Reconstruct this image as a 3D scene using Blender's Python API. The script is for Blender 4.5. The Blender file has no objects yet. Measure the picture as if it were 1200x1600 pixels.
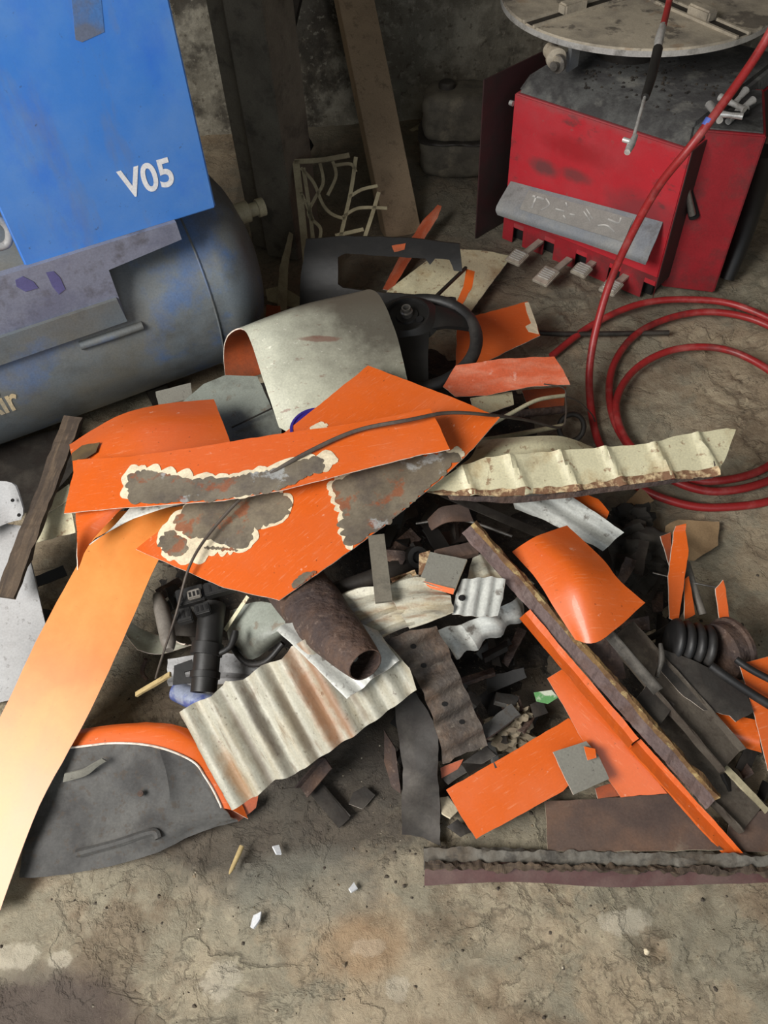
import bpy, bmesh, math, random
from mathutils import Vector, Matrix, noise
S = bpy.context.scene
COL = S.collection
V = Vector
# ------------------------------------------------------------------ camera
F = 1245.0
CAM = V((0, 0, 1.6))
pitch = math.radians(51.5); roll = -math.atan2(67, 991)
fw = V((0, math.cos(pitch), -math.sin(pitch)))
r0 = V((1, 0, 0)); u0 = r0.cross(fw)
RT = r0 * math.cos(roll) + u0 * math.sin(roll)
UP = -r0 * math.sin(roll) + u0 * math.cos(roll)
cd = bpy.data.cameras.new('camera'); cam = bpy.data.objects.new('camera', cd); COL.objects.link(cam)
mw = Matrix((RT, UP, -fw)).transposed().to_4x4(); mw.translation = CAM
cam.matrix_world = mw
cd.sensor_fit = 'VERTICAL'; cd.sensor_height = 24.0; cd.sensor_width = 18.0
cd.lens = F / 1600 * 24.0
cd.clip_start = 0.02
S.camera = cam
# ------------------------------------------------------------------ light
w = bpy.data.worlds.new('world'); S.world = w; w.use_nodes = True
bg = w.node_tree.nodes['Background']; bg.inputs[0].default_value = (0.72, 0.86, 1.0, 1); bg.inputs[1].default_value = 0.5
def area(name, loc, target, sx, sy, power, col):
    l = bpy.data.lights.new(name, 'AREA'); l.shape = 'RECTANGLE'; l.size = sx; l.size_y = sy; l.energy = power; l.color = col
    o = bpy.data.objects.new(name, l); COL.objects.link(o); o.location = loc
    o.rotation_euler = (V(target) - V(loc)).to_track_quat('-Z', 'Y').to_euler(); return o
area('doorway_daylight', (-2.0, -0.5, 2.5), (0.1, 1.2, 0.1), 1.6, 1.3, 165, (1.0, 0.975, 0.94))
area('front_fill', (0.9, -2.0, 2.1), (0.2, 1.6, 0.2), 2.2, 1.6, 16, (0.93, 0.97, 1.0))  # weak fill lamp added at the open front of the room
S.view_settings.view_transform = 'Standard'; S.view_settings.look = 'None'
S.view_settings.exposure = 0.05; S.view_settings.gamma = 1; S.view_settings.use_curve_mapping = False

# ------------------------------------------------------------------ helpers
def ray(px, py): return fw + RT * ((px - 600) / F) - UP * ((py - 800) / F)
def P(px, py, z=0.0):
    d = ray(px, py); return CAM + d * ((z - CAM.z) / d.z)
def PP(t): return P(*t)
WM = {}; FR = {}
def srgb(r, g, b):
    return tuple(((c / 255) / 12.92 if c <= 10 else ((c / 255 + .055) / 1.055) ** 2.4) for c in (r, g, b)) + (1,)

def mat(name, base, rough=.6, metal=0.0, layers=(), bump=None, spec=.5, rvar=0, coat=0, grain=.22):
    """layers: (rgb, scale, lo, hi, amount[, stretch]) noise-thresholded dirt / wear on top of the base colour"""
    m = bpy.data.materials.new(name); m.use_nodes = True
    nt = m.node_tree; N = nt.nodes; L = nt.links; b = N['Principled BSDF']
    tc = N.new('ShaderNodeTexCoord')
    b.inputs['Roughness'].default_value = rough; b.inputs['Metallic'].default_value = metal
    b.inputs['Specular IOR Level'].default_value = spec; b.inputs['Coat Weight'].default_value = coat
    cur = None
    rgb = N.new('ShaderNodeRGB'); rgb.outputs[0].default_value = srgb(*base); cur = rgb.outputs[0]
    rough_src = None
    for i, ly in enumerate(layers):
        c, sc, lo, hi, am = ly[:5]; lo -= .045; hi -= .075; st = ly[5] if len(ly) > 5 else (1, 1, 1)
        mp = N.new('ShaderNodeMapping'); mp.inputs['Scale'].default_value = st; mp.inputs['Location'].default_value = (i * 3.7, i * 1.3, i * 2.1)
        L.new(tc.outputs['Object'], mp.inputs[0])
        nz = N.new('ShaderNodeTexNoise'); nz.inputs['Scale'].default_value = sc; nz.inputs['Detail'].default_value = 8; nz.inputs['Roughness'].default_value = .65
        L.new(mp.outputs[0], nz.inputs['Vector'])
        mr = N.new('ShaderNodeMapRange'); mr.inputs[1].default_value = lo; mr.inputs[2].default_value = hi; mr.inputs[4].default_value = am
        L.new(nz.outputs[0], mr.inputs[0])
        mx = N.new('ShaderNodeMixRGB'); mx.inputs[2].default_value = srgb(*c)
        L.new(mr.outputs[0], mx.inputs[0]); L.new(cur, mx.inputs[1]); cur = mx.outputs[0]
        if i == 0 and rvar:
            mr2 = N.new('ShaderNodeMapRange'); mr2.inputs[1].default_value = lo; mr2.inputs[2].default_value = hi
            mr2.inputs[3].default_value = rough; mr2.inputs[4].default_value = min(1, rough + rvar)
            L.new(nz.outputs[0], mr2.inputs[0]); L.new(mr2.outputs[0], b.inputs['Roughness'])
    if grain:
        nz = N.new('ShaderNodeTexNoise'); nz.inputs['Scale'].default_value = 230; nz.inputs['Detail'].default_value = 4; L.new(tc.outputs['Object'], nz.inputs['Vector'])
        n2 = N.new('ShaderNodeTexNoise'); n2.inputs['Scale'].default_value = 11; n2.inputs['Detail'].default_value = 7; L.new(tc.outputs['Object'], n2.inputs['Vector'])
        ad = N.new('ShaderNodeMath'); ad.operation = 'ADD'; L.new(nz.outputs[0], ad.inputs[0]); L.new(n2.outputs[0], ad.inputs[1])
        mr = N.new('ShaderNodeMapRange'); mr.inputs[1].default_value = .6; mr.inputs[2].default_value = 1.4; mr.inputs[3].default_value = 1 - grain; mr.inputs[4].default_value = 1 + grain
        L.new(ad.outputs[0], mr.inputs[0]); hs = N.new('ShaderNodeHueSaturation'); L.new(mr.outputs[0], hs.inputs['Value']); L.new(cur, hs.inputs['Color']); cur = hs.outputs[0]
    L.new(cur, b.inputs['Base Color'])
    if bump:
        nz = N.new('ShaderNodeTexNoise'); nz.inputs['Scale'].default_value = bump[0]; nz.inputs['Detail'].default_value = 9
        L.new(tc.outputs['Object'], nz.inputs['Vector'])
        bp = N.new('ShaderNodeBump'); bp.inputs['Strength'].default_value = bump[1]; bp.inputs['Distance'].default_value = bump[2] if len(bump) > 2 else .004
        L.new(nz.outputs[0], bp.inputs['Height']); L.new(bp.outputs[0], b.inputs['Normal'])
    return m

M = {}
M['orange'] = mat('orange paint', (210, 94, 31), .34, 0, [((196, 100, 55), 5, .5, .8, .5), ((228, 160, 120), 30, .62, .8, .4, (1, 9, 1)), ((235, 205, 180), 55, .70, .8, .4), ((110, 55, 30), 120, .71, .76, .7)], (25, .08), rvar=.2, coat=.1, grain=.06)
M['orange_pale'] = mat('pale orange paint', (212, 116, 40), .33, 0, [((228, 165, 85), 5, .45, .75, .4), ((150, 90, 40), 150, .71, .76, .7)], (12, .05), rvar=.05, coat=.0, grain=.05)  # paler mix of the orange, used only on the lower left strip
M['orange_dusty'] = mat('dusty red orange paint', (196, 92, 58), .5, 0, [((205, 150, 125), 9, .5, .75, .5, (1, 4, 1)), ((225, 205, 190), 30, .66, .8, .5)], (25, .08))
M['orange_dark'] = mat('dull orange brown paint', (165, 78, 40), .55, 0, [((90, 60, 45), 10, .5, .75, .7)], (25, .1))
M['cream'] = mat('cream sheet paint', (205, 198, 165), .5, 0, [((150, 120, 75), 10, .56, .72, .5), ((120, 80, 50), 45, .63, .72, .7), ((90, 80, 65), 5, .58, .8, .5)], (30, .12))
M['cream_rust'] = mat('weathered cream paint with rust', (188, 184, 166), .5, .05, [((176, 158, 124), 12, .5, .72, .7, (.5, 2.4, 1)), ((142, 104, 70), 15, .59, .74, .8, (.5, 2.4, 1)), ((100, 92, 82), 12, .62, .74, .6, (.35, 3, 1)), ((80, 66, 54), 90, .68, .76, .7)], (60, .3))
M['hood_cream'] = mat('grubby greenish cream hood paint', (192, 192, 172), .4, 0, [((150, 148, 132), 7, .5, .8, .6), ((125, 70, 55), 26, .66, .74, .6, (1, 3, 1)), ((235, 232, 215), 90, .68, .73, .7)], (20, .05))
M['greygreen'] = mat('grey green floor pan paint', (140, 145, 135), .5, 0, [((70, 68, 62), 6, .5, .7, .7), ((110, 90, 70), 30, .62, .72, .6)], (30, .1))
M['filler'] = mat('cream body filler', (222, 208, 178), .85, 0, [((180, 165, 140), 30, .5, .7, .5)], (90, .35))
M['rim'] = mat('cut white edge', (228, 215, 200), .7, 0, [((150, 110, 90), 60, .5, .7, .5)])
M['white'] = mat('dirty white metal', (146, 146, 146), .5, 0, [((110, 105, 100), 6, .5, .8, .6), ((80, 75, 70), 60, .64, .72, .6)], (30, .08))
M['galv'] = mat('white zinc sheet', (196, 197, 190), .42, .12, [((120, 120, 118), 10, .5, .75, .6, (1, 4, 1)), ((80, 65, 52), 40, .62, .72, .7)], (40, .1))
M['rust'] = mat('dark rust', (74, 60, 54), .8, .1, [((100, 74, 56), 9, .48, .7, .6), ((60, 52, 52), 14, .5, .65, .6), ((130, 112, 100), 70, .62, .74, .5)], (45, .8, .012))
M['rust_red'] = mat('flat brown rust', (92, 75, 66), .8, .1, [((112, 84, 66), 8, .5, .68, .6), ((70, 58, 54), 6, .52, .7, .7), ((140, 126, 108), 11, .62, .75, .5)], (80, .4, .002))
M['dark'] = mat('dark grimy steel', (46, 42, 38), .6, .3, [((84, 78, 70), 8, .5, .75, .6), ((40, 32, 28), 20, .5, .7, .6)], (50, .35, .003))
M['dirt_grey'] = mat('grey underseal', (74, 73, 71), .8, 0, [((104, 102, 97), 7, .5, .75, .5), ((48, 46, 45), 9, .52, .7, .8), ((70, 60, 50), 60, .6, .7, .6)], (60, .45, .003))
M['mid_grey'] = mat('dusty grey sheet', (126, 124, 114), .65, .1, [((95, 90, 82), 8, .5, .75, .5), ((60, 55, 50), 60, .66, .72, .6)], (50, .1))
M['black'] = mat('black plastic', (26, 25, 24), .5, 0, [((52, 48, 44), 10, .56, .8, .4)], (60, .1))
M['rubber'] = mat('black rubber', (32, 31, 31), .5, 0, [((66, 62, 58), 12, .55, .75, .5)], (60, .12))
M['grey_plastic'] = mat('dusty grey plastic', (118, 112, 104), .6, 0, [((85, 78, 70), 16, .5, .7, .6)], (60, .15))
M['plastic_cream'] = mat('dusty cream plastic', (168, 158, 128), .65, 0, [((115, 104, 82), 9, .48, .7, .7)], (60, .12))
M['column'] = mat('dusty grey steel column', (112, 106, 93), .8, 0, [((72, 66, 57), 6, .48, .75, .6), ((50, 46, 42), 14, .58, .72, .5)], (40, .15))
M['board'] = mat('brown particle board', (158, 136, 110), .8, 0, [((132, 112, 90), 5, .48, .75, .6), ((84, 70, 55), 40, .6, .75, .5, (1, 1, .3))], (60, .12))
M['wood'] = mat('dark dirty wood', (82, 68, 54), .85, 0, [((56, 46, 38), 8, .45, .65, .8, (1, 8, 8)), ((110, 92, 72), 18, .58, .75, .5, (1, 8, 8))], (40, .5, .003))
M['wood_light'] = mat('raw wood', (182, 160, 112), .8, 0, [((130, 108, 70), 20, .5, .7, .6)], (60, .2))
M['paper'] = mat('brown paper', (158, 130, 96), .9, 0, [((120, 98, 72), 9, .5, .7, .5)], (25, .25))
M['rag'] = mat('grubby cloth', (134, 122, 102), .95, 0, [((90, 80, 66), 9, .48, .7, .6)], (60, .3))
M['dark_cloth'] = mat('black dirty fabric', (46, 43, 39), .95, 0, [((66, 60, 52), 9, .48, .7, .6)], (40, .4))
M['blue'] = mat('blue enamel', (56, 118, 196), .38, 0, [((104, 142, 190), 4, .44, .80, .6), ((36, 100, 200), 6, .54, .74, .6, (1, 1, .6)), ((104, 114, 132), 7, .60, .80, .55, (1.6, 1, .4)), ((60, 62, 66), 70, .70, .78, .6)], (14, .05), rvar=.12, grain=.04)
M['bracket'] = mat('dusty blue grey steel', (118, 122, 138), .55, 0, [((92, 95, 114), 5, .5, .66, .8), ((70, 66, 66), 12, .6, .74, .6)], (30, .1))
M['tank'] = mat('dusty blue grey tank paint', (98, 106, 112), .5, 0, [((50, 96, 154), 5, .56, .7, .6), ((104, 98, 84), 3, .46, .7, .7), ((70, 70, 68), 9, .56, .74, .5)], (20, .08))
M['red'] = mat('dirty red enamel', (184, 40, 50), .5, 0, [((166, 70, 74), 5, .46, .75, .6), ((96, 56, 56), 10, .63, .74, .7, (1, 1, 2)), ((130, 100, 96), 50, .68, .78, .4)], (25, .1), grain=.1)
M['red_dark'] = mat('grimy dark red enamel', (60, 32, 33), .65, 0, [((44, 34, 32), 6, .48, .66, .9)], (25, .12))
M['red_side'] = mat('red enamel with soot', (150, 34, 42), .5, 0, [((84, 48, 48), 7, .52, .74, .8), ((110, 60, 58), 30, .58, .78, .4)], (25, .2))
M['steel_dusty'] = mat('dust covered steel', (180, 169, 150), .7, .15, [((104, 98, 90), 6, .48, .7, .7), ((66, 60, 56), 9, .6, .68, .7), ((150, 120, 90), 12, .64, .75, .5)], (60, .25))
M['soot_top'] = mat('sooty grey top', (84, 84, 82), .85, 0, [((52, 50, 50), 12, .46, .64, .85), ((130, 128, 120), 8, .6, .75, .5)], (90, .6, .004))
M['guard'] = mat('dusty grey blue guard', (138, 138, 136), .6, .1, [((104, 112, 124), 7, .5, .7, .6), ((80, 74, 70), 14, .62, .75, .5)], (40, .15))
M['chrome'] = mat('bright steel', (214, 212, 208), .3, .55, [((110, 106, 100), 20, .56, .72, .6)])
M['steel'] = mat('worn steel', (140, 136, 130), .4, .7, [((80, 76, 72), 20, .5, .7, .7)], (60, .2))
M['hose'] = mat('red rubber hose', (150, 38, 38), .42, 0, [((172, 96, 90), 14, .54, .75, .6), ((90, 34, 34), 9, .58, .7, .6)], (60, .1))
M['wire'] = mat('dusty wire', (84, 76, 68), .6, .2, [((50, 42, 38), 20, .5, .7, .6)])
M['stain_brown'] = mat('brown primer stain', (96, 78, 48), .85, 0, [((66, 52, 36), 14, .45, .65, .8)], (70, .3))
M['purple'] = mat('purple plastic', (52, 36, 122), .4)
M['letter'] = mat('off white lettering', (220, 222, 224), .6, 0, [((170, 175, 185), 20, .55, .75, .5)])
M['letter_tan'] = mat('faded tan lettering', (196, 176, 140), .7, 0, [((120, 120, 115), 20, .5, .7, .6)])
M['decal'] = mat('faded pictogram print', (206, 206, 200), .7, 0, [((130, 130, 128), 14, .45, .65, .8)])
M['panel_print'] = mat('worn grey decal', (146, 144, 138), .65, 0, [((120, 118, 114), 10, .45, .7, .7)])
M['hole'] = mat('black hole', (14, 12, 11), .95)
M['can'] = mat('blue and white tin', (150, 158, 178), .35, .3, [((60, 78, 150), 8, .5, .6, .8)])
M['green'] = mat('green printed wrapper', (196, 200, 180), .5, 0, [((60, 130, 60), 14, .5, .58, .9)])
M['dust_flange'] = mat('mud caked steel', (104, 100, 92), .85, 0, [((84, 72, 58), 9, .5, .7, .7), ((60, 56, 52), 24, .54, .68, .7), ((140, 136, 126), 16, .62, .76, .5)], (50, .7, .006))
M['maroon'] = mat('dull maroon paint', (80, 50, 46), .5, 0, [((104, 84, 76), 8, .5, .72, .6)], (30, .15))
M['pedal'] = mat('worn pedal steel', (176, 168, 154), .4, .3, [((110, 100, 90), 30, .5, .7, .6)], (60, .2))
M['brown_steel'] = mat('brown oxidised steel', (92, 84, 74), .7, .15, [((66, 56, 48), 8, .48, .7, .8), ((126, 116, 100), 14, .6, .76, .6), ((60, 48, 40), 50, .64, .74, .6)], (50, .5, .005))
M['rust_grey'] = mat('grey brown corroded steel', (92, 82, 73), .75, .15, [((112, 84, 62), 9, .52, .72, .6), ((62, 56, 52), 16, .5, .66, .7), ((130, 120, 108), 70, .64, .76, .5)], (55, .7, .008))
M['soil'] = mat('black sooty debris', (42, 38, 34), .95, 0, [((76, 66, 54), 14, .48, .68, .7), ((28, 25, 23), 9, .5, .64, .8), ((120, 108, 92), 120, .66, .72, .6)], (60, .9, .012))
M['canister'] = mat('dust coated canister', (92, 86, 74), .85, 0, [((60, 55, 48), 8, .46, .64, .8), ((126, 116, 98), 10, .6, .75, .6)], (40, .3))
M['rust_purple'] = mat('purple brown rust', (112, 94, 90), .75, .1, [((92, 66, 52), 12, .54, .7, .6), ((136, 122, 116), 24, .56, .74, .5), ((60, 50, 48), 60, .66, .74, .6)], (60, .6, .006))
M['amber_rust'] = mat('amber crusted rust edge', (128, 100, 58), .85, 0, [((84, 56, 36), 18, .42, .6, .8), ((180, 160, 110), 40, .6, .72, .6)], (80, .7, .004))
M['beige_edge'] = mat('flaked cream edge', (205, 180, 140), .85, 0, [((104, 66, 44), 40, .45, .6, .9)], (90, .7, .004))

def stain(m, c, sz, col, amount=.85, nsc=9, w=.5, soft=.5):
    """one dirt stain at a fixed place on the object, with a ragged noise-broken outline"""
    nt = m.node_tree; N = nt.nodes; L = nt.links; b = N['Principled BSDF']; cur = b.inputs['Base Color'].links[0].from_socket
    tc = N.new('ShaderNodeTexCoord'); mp = N.new('ShaderNodeMapping'); mp.inputs['Location'].default_value = [-a / q for a, q in zip(c, sz)]; mp.inputs['Scale'].default_value = [1 / q for q in sz]
    L.new(tc.outputs['Object'], mp.inputs[0]); ln = N.new('ShaderNodeVectorMath'); ln.operation = 'LENGTH'; L.new(mp.outputs[0], ln.inputs[0])
    nz = N.new('ShaderNodeTexNoise'); nz.inputs['Scale'].default_value = nsc; nz.inputs['Detail'].default_value = 9; nz.inputs['Roughness'].default_value = .65; L.new(tc.outputs['Object'], nz.inputs['Vector'])
    mu = N.new('ShaderNodeMath'); mu.operation = 'MULTIPLY_ADD'; L.new(nz.outputs[0], mu.inputs[0]); mu.inputs[1].default_value = w * 2; L.new(ln.outputs['Value'], mu.inputs[2])
    mr = N.new('ShaderNodeMapRange'); mr.inputs[1].default_value = 1 + w + soft / 2; mr.inputs[2].default_value = 1 + w - soft / 2; mr.inputs[4].default_value = amount; L.new(mu.outputs[0], mr.inputs[0])
    mx = N.new('ShaderNodeMixRGB'); mx.inputs[2].default_value = srgb(*col); L.new(mr.outputs[0], mx.inputs[0]); L.new(cur, mx.inputs[1]); L.new(mx.outputs[0], b.inputs['Base Color'])
stain(M['hood_cream'], (.21, .01, .07), (.21, .20, .5), (62, 55, 48), .88, 13, .6, 1.1)
stain(M['hood_cream'], (.10, .06, .09), (.20, .05, .4), (84, 76, 66), .8, 14, .6, .9)
stain(M['hood_cream'], (.05, -.07, .06), (.05, .008, .1), (110, 74, 62), .7, 40, .6, .3)
def metal_swirl():
    m = mat('ground bare metal', (108, 98, 84), .45, .2, [((134, 124, 106), 7, .42, .66, .8), ((92, 84, 78), 11, .52, .68, .7), ((150, 84, 52), 13, .62, .7, .7), ((178, 180, 178), 16, .64, .72, .7)], None)
    N = m.node_tree.nodes; L = m.node_tree.links
    tc = N.new('ShaderNodeTexCoord'); wv = N.new('ShaderNodeTexWave'); wv.wave_type = 'RINGS'; wv.rings_direction = 'Z'
    wv.inputs['Scale'].default_value = 14; wv.inputs['Distortion'].default_value = 16; wv.inputs['Detail'].default_value = 3; wv.inputs['Detail Scale'].default_value = .6
    L.new(tc.outputs['Object'], wv.inputs['Vector'])
    bp = N.new('ShaderNodeBump'); bp.inputs['Strength'].default_value = .10; bp.inputs['Distance'].default_value = .002
    L.new(wv.outputs['Fac'], bp.inputs['Height']); L.new(bp.outputs[0], N['Principled BSDF'].inputs['Normal'])
    return m
M['bare'] = metal_swirl()
M['corr_main'] = mat('rust streaked cream corrugated paint', (176, 173, 158), .5, .05, [((166, 152, 124), 12, .5, .74, .6, (.5, 2.4, 1)), ((120, 100, 80), 20, .6, .76, .7, (.5, 2.4, 1)), ((80, 66, 54), 90, .66, .76, .7)], (60, .3))
for c_, s_, col_ in (((.01, .045), (.13, .014), (150, 96, 54)), ((.0, .075), (.14, .010), (138, 92, 56)), ((-.01, -.06), (.10, .010), (78, 66, 56)), ((.03, -.10), (.12, .008), (96, 84, 70)), ((.02, -.005), (.12, .008), (104, 88, 70)), ((-.02, .11), (.11, .007), (110, 96, 80)), ((.05, -.15), (.06, .012), (150, 110, 70))):
    stain(M['corr_main'], (c_[0], c_[1], 0), (s_[0], s_[1], 1), col_, .75, 38, .7, 1.0)

def finish(name, vs, fs, mats, world=None, mi=None, smooth=True, label=None, cat=None, group=None, parent=None, kind=None, auto=40):
    me = bpy.data.meshes.new(name); me.from_pydata([tuple(v) for v in vs], [], fs); me.update()
    if not isinstance(mats, (list, tuple)): mats = [mats]
    for m in mats: me.materials.append(M[m] if isinstance(m, str) else m)
    if mi:
        for p, k in zip(me.polygons, mi): p.material_index = k
    bm = bmesh.new(); bm.from_mesh(me)
    if smooth:
        for f in bm.faces: f.smooth = True
        for e in bm.edges:
            if len(e.link_faces) == 2 and e.calc_face_angle(0) > math.radians(auto): e.smooth = False
    bm.to_mesh(me); bm.free()
    o = bpy.data.objects.new(name, me); COL.objects.link(o)
    world = world or Matrix()
    return place(o, world, label, cat, group, parent, kind)
def place(o, world, label=None, cat=None, group=None, parent=None, kind=None):
    if parent:
        o.parent = parent; o.matrix_parent_inverse = WM[parent.name].inverted()
    o.matrix_basis = world; WM[o.name] = world.copy()
    if label: o['label'] = label
    if cat and not parent: o['category'] = cat
    if group: o['group'] = group
    if kind: o['kind'] = kind
    return o
def empty(name, loc, label, cat, group=None):
    o = bpy.data.objects.new(name, None); COL.objects.link(o); o.empty_display_size = .05
    return place(o, Matrix.Translation(loc), label, cat, group)
def recentre(vs):
    c = sum((V(v) for v in vs), V()) / len(vs); return [V(v) - c for v in vs], Matrix.Translation(c)

def frame(anc):
    o, a, b = PP(anc[0]), PP(anc[1]), PP(anc[2])
    u = (a - o).normalized(); n = u.cross(b - o).normalized()
    if n.dot(CAM - o) < 0: n = -n
    v = n.cross(u); return o, u, v, n
def to_uv(fr, h, px, py, lift=0):
    o, u, v, n = fr; d = ray(px, py); hh = lift; a = b = 0
    for _ in range(8):
        t = (hh - (CAM - o).dot(n)) / d.dot(n); q = CAM + d * t - o
        a, b = q.dot(u), q.dot(v)
        hh = .5 * hh + .5 * ((h(a, b) if h else 0) + lift)
    return a, b
def roughen(pts, step, amp, seed):
    out = []; n = len(pts)
    for i in range(n):
        p, q = pts[i], pts[(i + 1) % n]; L = math.hypot(q[0] - p[0], q[1] - p[1]); k = max(1, int(L / step))
        nx, ny = ((q[1] - p[1]) / (L + 1e-9), -(q[0] - p[0]) / (L + 1e-9))
        for j in range(k):
            t = j / k; x, y = p[0] + (q[0] - p[0]) * t, p[1] + (q[1] - p[1]) * t
            d = 0 if j == 0 else amp * (noise.noise(V((x * 40 + seed, y * 40, seed))) * 1.2 + .5 * noise.noise(V((x * 130, y * 130, seed))))
            out.append((x + nx * d, y + ny * d))
    return out
def scallop(pts, r, seed):
    """cloud-like lobed outline (body filler ground back in overlapping arcs)"""
    rng = random.Random(seed); n = len(pts)
    A = sum(pts[i][0] * pts[(i + 1) % n][1] - pts[(i + 1) % n][0] * pts[i][1] for i in range(n)); sg = 1 if A > 0 else -1
    out = []
    for i in range(n):
        p, q = pts[i], pts[(i + 1) % n]; L = math.hypot(q[0] - p[0], q[1] - p[1]); k = max(1, round(L / (2 * r) * rng.uniform(.6, 1.5)))
        nx, ny = (sg * (q[1] - p[1]) / (L + 1e-9), -sg * (q[0] - p[0]) / (L + 1e-9))
        cuts = sorted([0, 1] + [(j + rng.uniform(-.35, .35)) / k for j in range(1, k)])
        for j in range(k):
            am = r * rng.uniform(.1, .9) * (cuts[j + 1] - cuts[j]) * k
            for s in range(7):
                t = cuts[j] + (cuts[j + 1] - cuts[j]) * s / 7; b = math.sin(math.pi * s / 7) * am + rng.uniform(-.0008, .0008)
                out.append((p[0] + (q[0] - p[0]) * t + nx * b, p[1] + (q[1] - p[1]) * t + ny * b))
    return out
def build_sheet(pts, h, lift, thick, cell):
    bm = bmesh.new(); vs = [bm.verts.new((x, y, 0)) for x, y in pts]
    f = bm.faces.new(vs); bm.normal_update()
    if f.normal.z < 0: f.normal_flip()
    bmesh.ops.triangulate(bm, faces=[f])
    if cell:
        xs = [p[0] for p in pts]; ys = [p[1] for p in pts]
        for ax, lo, hi in ((0, min(xs), max(xs)), (1, min(ys), max(ys))):
            c = cell[ax] if isinstance(cell, tuple) else cell
            if not c: continue
            k = lo + c
            while k < hi:
                no = V((1, 0, 0)) if ax == 0 else V((0, 1, 0)); co = V((k, 0, 0)) if ax == 0 else V((0, k, 0))
                bmesh.ops.bisect_plane(bm, geom=bm.verts[:] + bm.edges[:] + bm.faces[:], plane_co=co, plane_no=no, dist=1e-6)
                k += c
    bmesh.ops.remove_doubles(bm, verts=bm.verts[:], dist=1e-5)
    bm.verts.index_update()
    top = [(v.co.x, v.co.y, (h(v.co.x, v.co.y) if h else 0) + lift) for v in bm.verts]
    fs = [[v.index for v in f.verts] for f in bm.faces]
    be = []
    for e in bm.edges:
        if len(e.link_faces) == 1:
            f = e.link_faces[0]; idx = [v.index for v in f.verts]; a, b = e.verts[0].index, e.verts[1].index
            if idx[(idx.index(a) + 1) % len(idx)] != b: a, b = b, a
            be.append((a, b))
    bm.free(); n = len(top)
    allv = top + [(x, y, z - thick) for x, y, z in top]
    F_ = fs + [[i + n for i in reversed(f)] for f in fs] + [[b, a, a + n, b + n] for a, b in be]
    mi = [0] * len(fs) + [1] * len(fs) + [2] * len(be)
    return allv, F_, mi
SEED = [0]
def sheet(name, label, cat, out, anc, mats, thick=.002, h=None, rough=.0015, cell=None, parent=None, group=None, lift=0, step=.012, auto=40):
    SEED[0] += 1
    if isinstance(mats, str): mats = [mats] * 3
    fr = frame(anc) if not (isinstance(anc, tuple) and isinstance(anc[0], Vector)) else anc
    pts = [to_uv(fr, h, x, y, lift) for x, y in out]
    pts = roughen(pts, step, rough, SEED[0] * 1.7) if rough else pts
    if cell is None: cell = .02 if h else 0
    vs, fs, mi = build_sheet(pts, h, lift, thick, cell)
    cx = sum(p[0] for p in pts) / len(pts); cy = sum(p[1] for p in pts) / len(pts)
    vs = [(a - cx, b - cy, c) for a, b, c in vs]
    o, u, v, n = fr; W = Matrix((u, v, n)).transposed().to_4x4(); W.translation = o + u * cx + v * cy
    ob = finish(name, vs, fs, mats, W, mi, True, label, cat, group, parent, auto=auto)
    FR[ob.name] = (fr, h, lift); return ob
def patch(par, name, out, m, lift=.0012, sc=None, seed=1, label=None, rough=.001, grow=0):
    fr, h, l0 = FR[par.name]; pts = [to_uv(fr, h, x, y, l0 + lift) for x, y in out]
    if grow:
        cx = sum(p[0] for p in pts) / len(pts); cy = sum(p[1] for p in pts) / len(pts)
        pts = [(x + (x - cx) / (math.hypot(x - cx, y - cy) + 1e-9) * grow, y + (y - cy) / (math.hypot(x - cx, y - cy) + 1e-9) * grow) for x, y in pts]
    pts = scallop(pts, sc, seed) if sc else roughen(pts, .008, rough, seed)
    vs, fs, mi = build_sheet(pts, h, l0 + lift, .0009, .02 if h else 0)
    cx = sum(p[0] for p in pts) / len(pts); cy = sum(p[1] for p in pts) / len(pts)
    vs = [(a - cx, b - cy, c) for a, b, c in vs]
    o, u, v, n = fr; W = Matrix((u, v, n)).transposed().to_4x4(); W.translation = o + u * cx + v * cy
    return finish(name, vs, fs, m, W, None, True, label, None, None, par)
def cr(p0, p1, p2, p3, t):
    return .5 * ((2 * p1) + (p2 - p0) * t + (2 * p0 - 5 * p1 + 4 * p2 - p3) * t * t + (3 * p1 - p0 - 3 * p2 + p3) * t ** 3)
def spline(pts, k):
    out = []; n = len(pts)
    for i in range(n - 1):
        a, b, c, d = pts[max(0, i - 1)], pts[i], pts[i + 1], pts[min(n - 1, i + 2)]
        for j in range(k): out.append(cr(a, b, c, d, j / k))
    out.append(pts[-1]); return out
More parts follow.
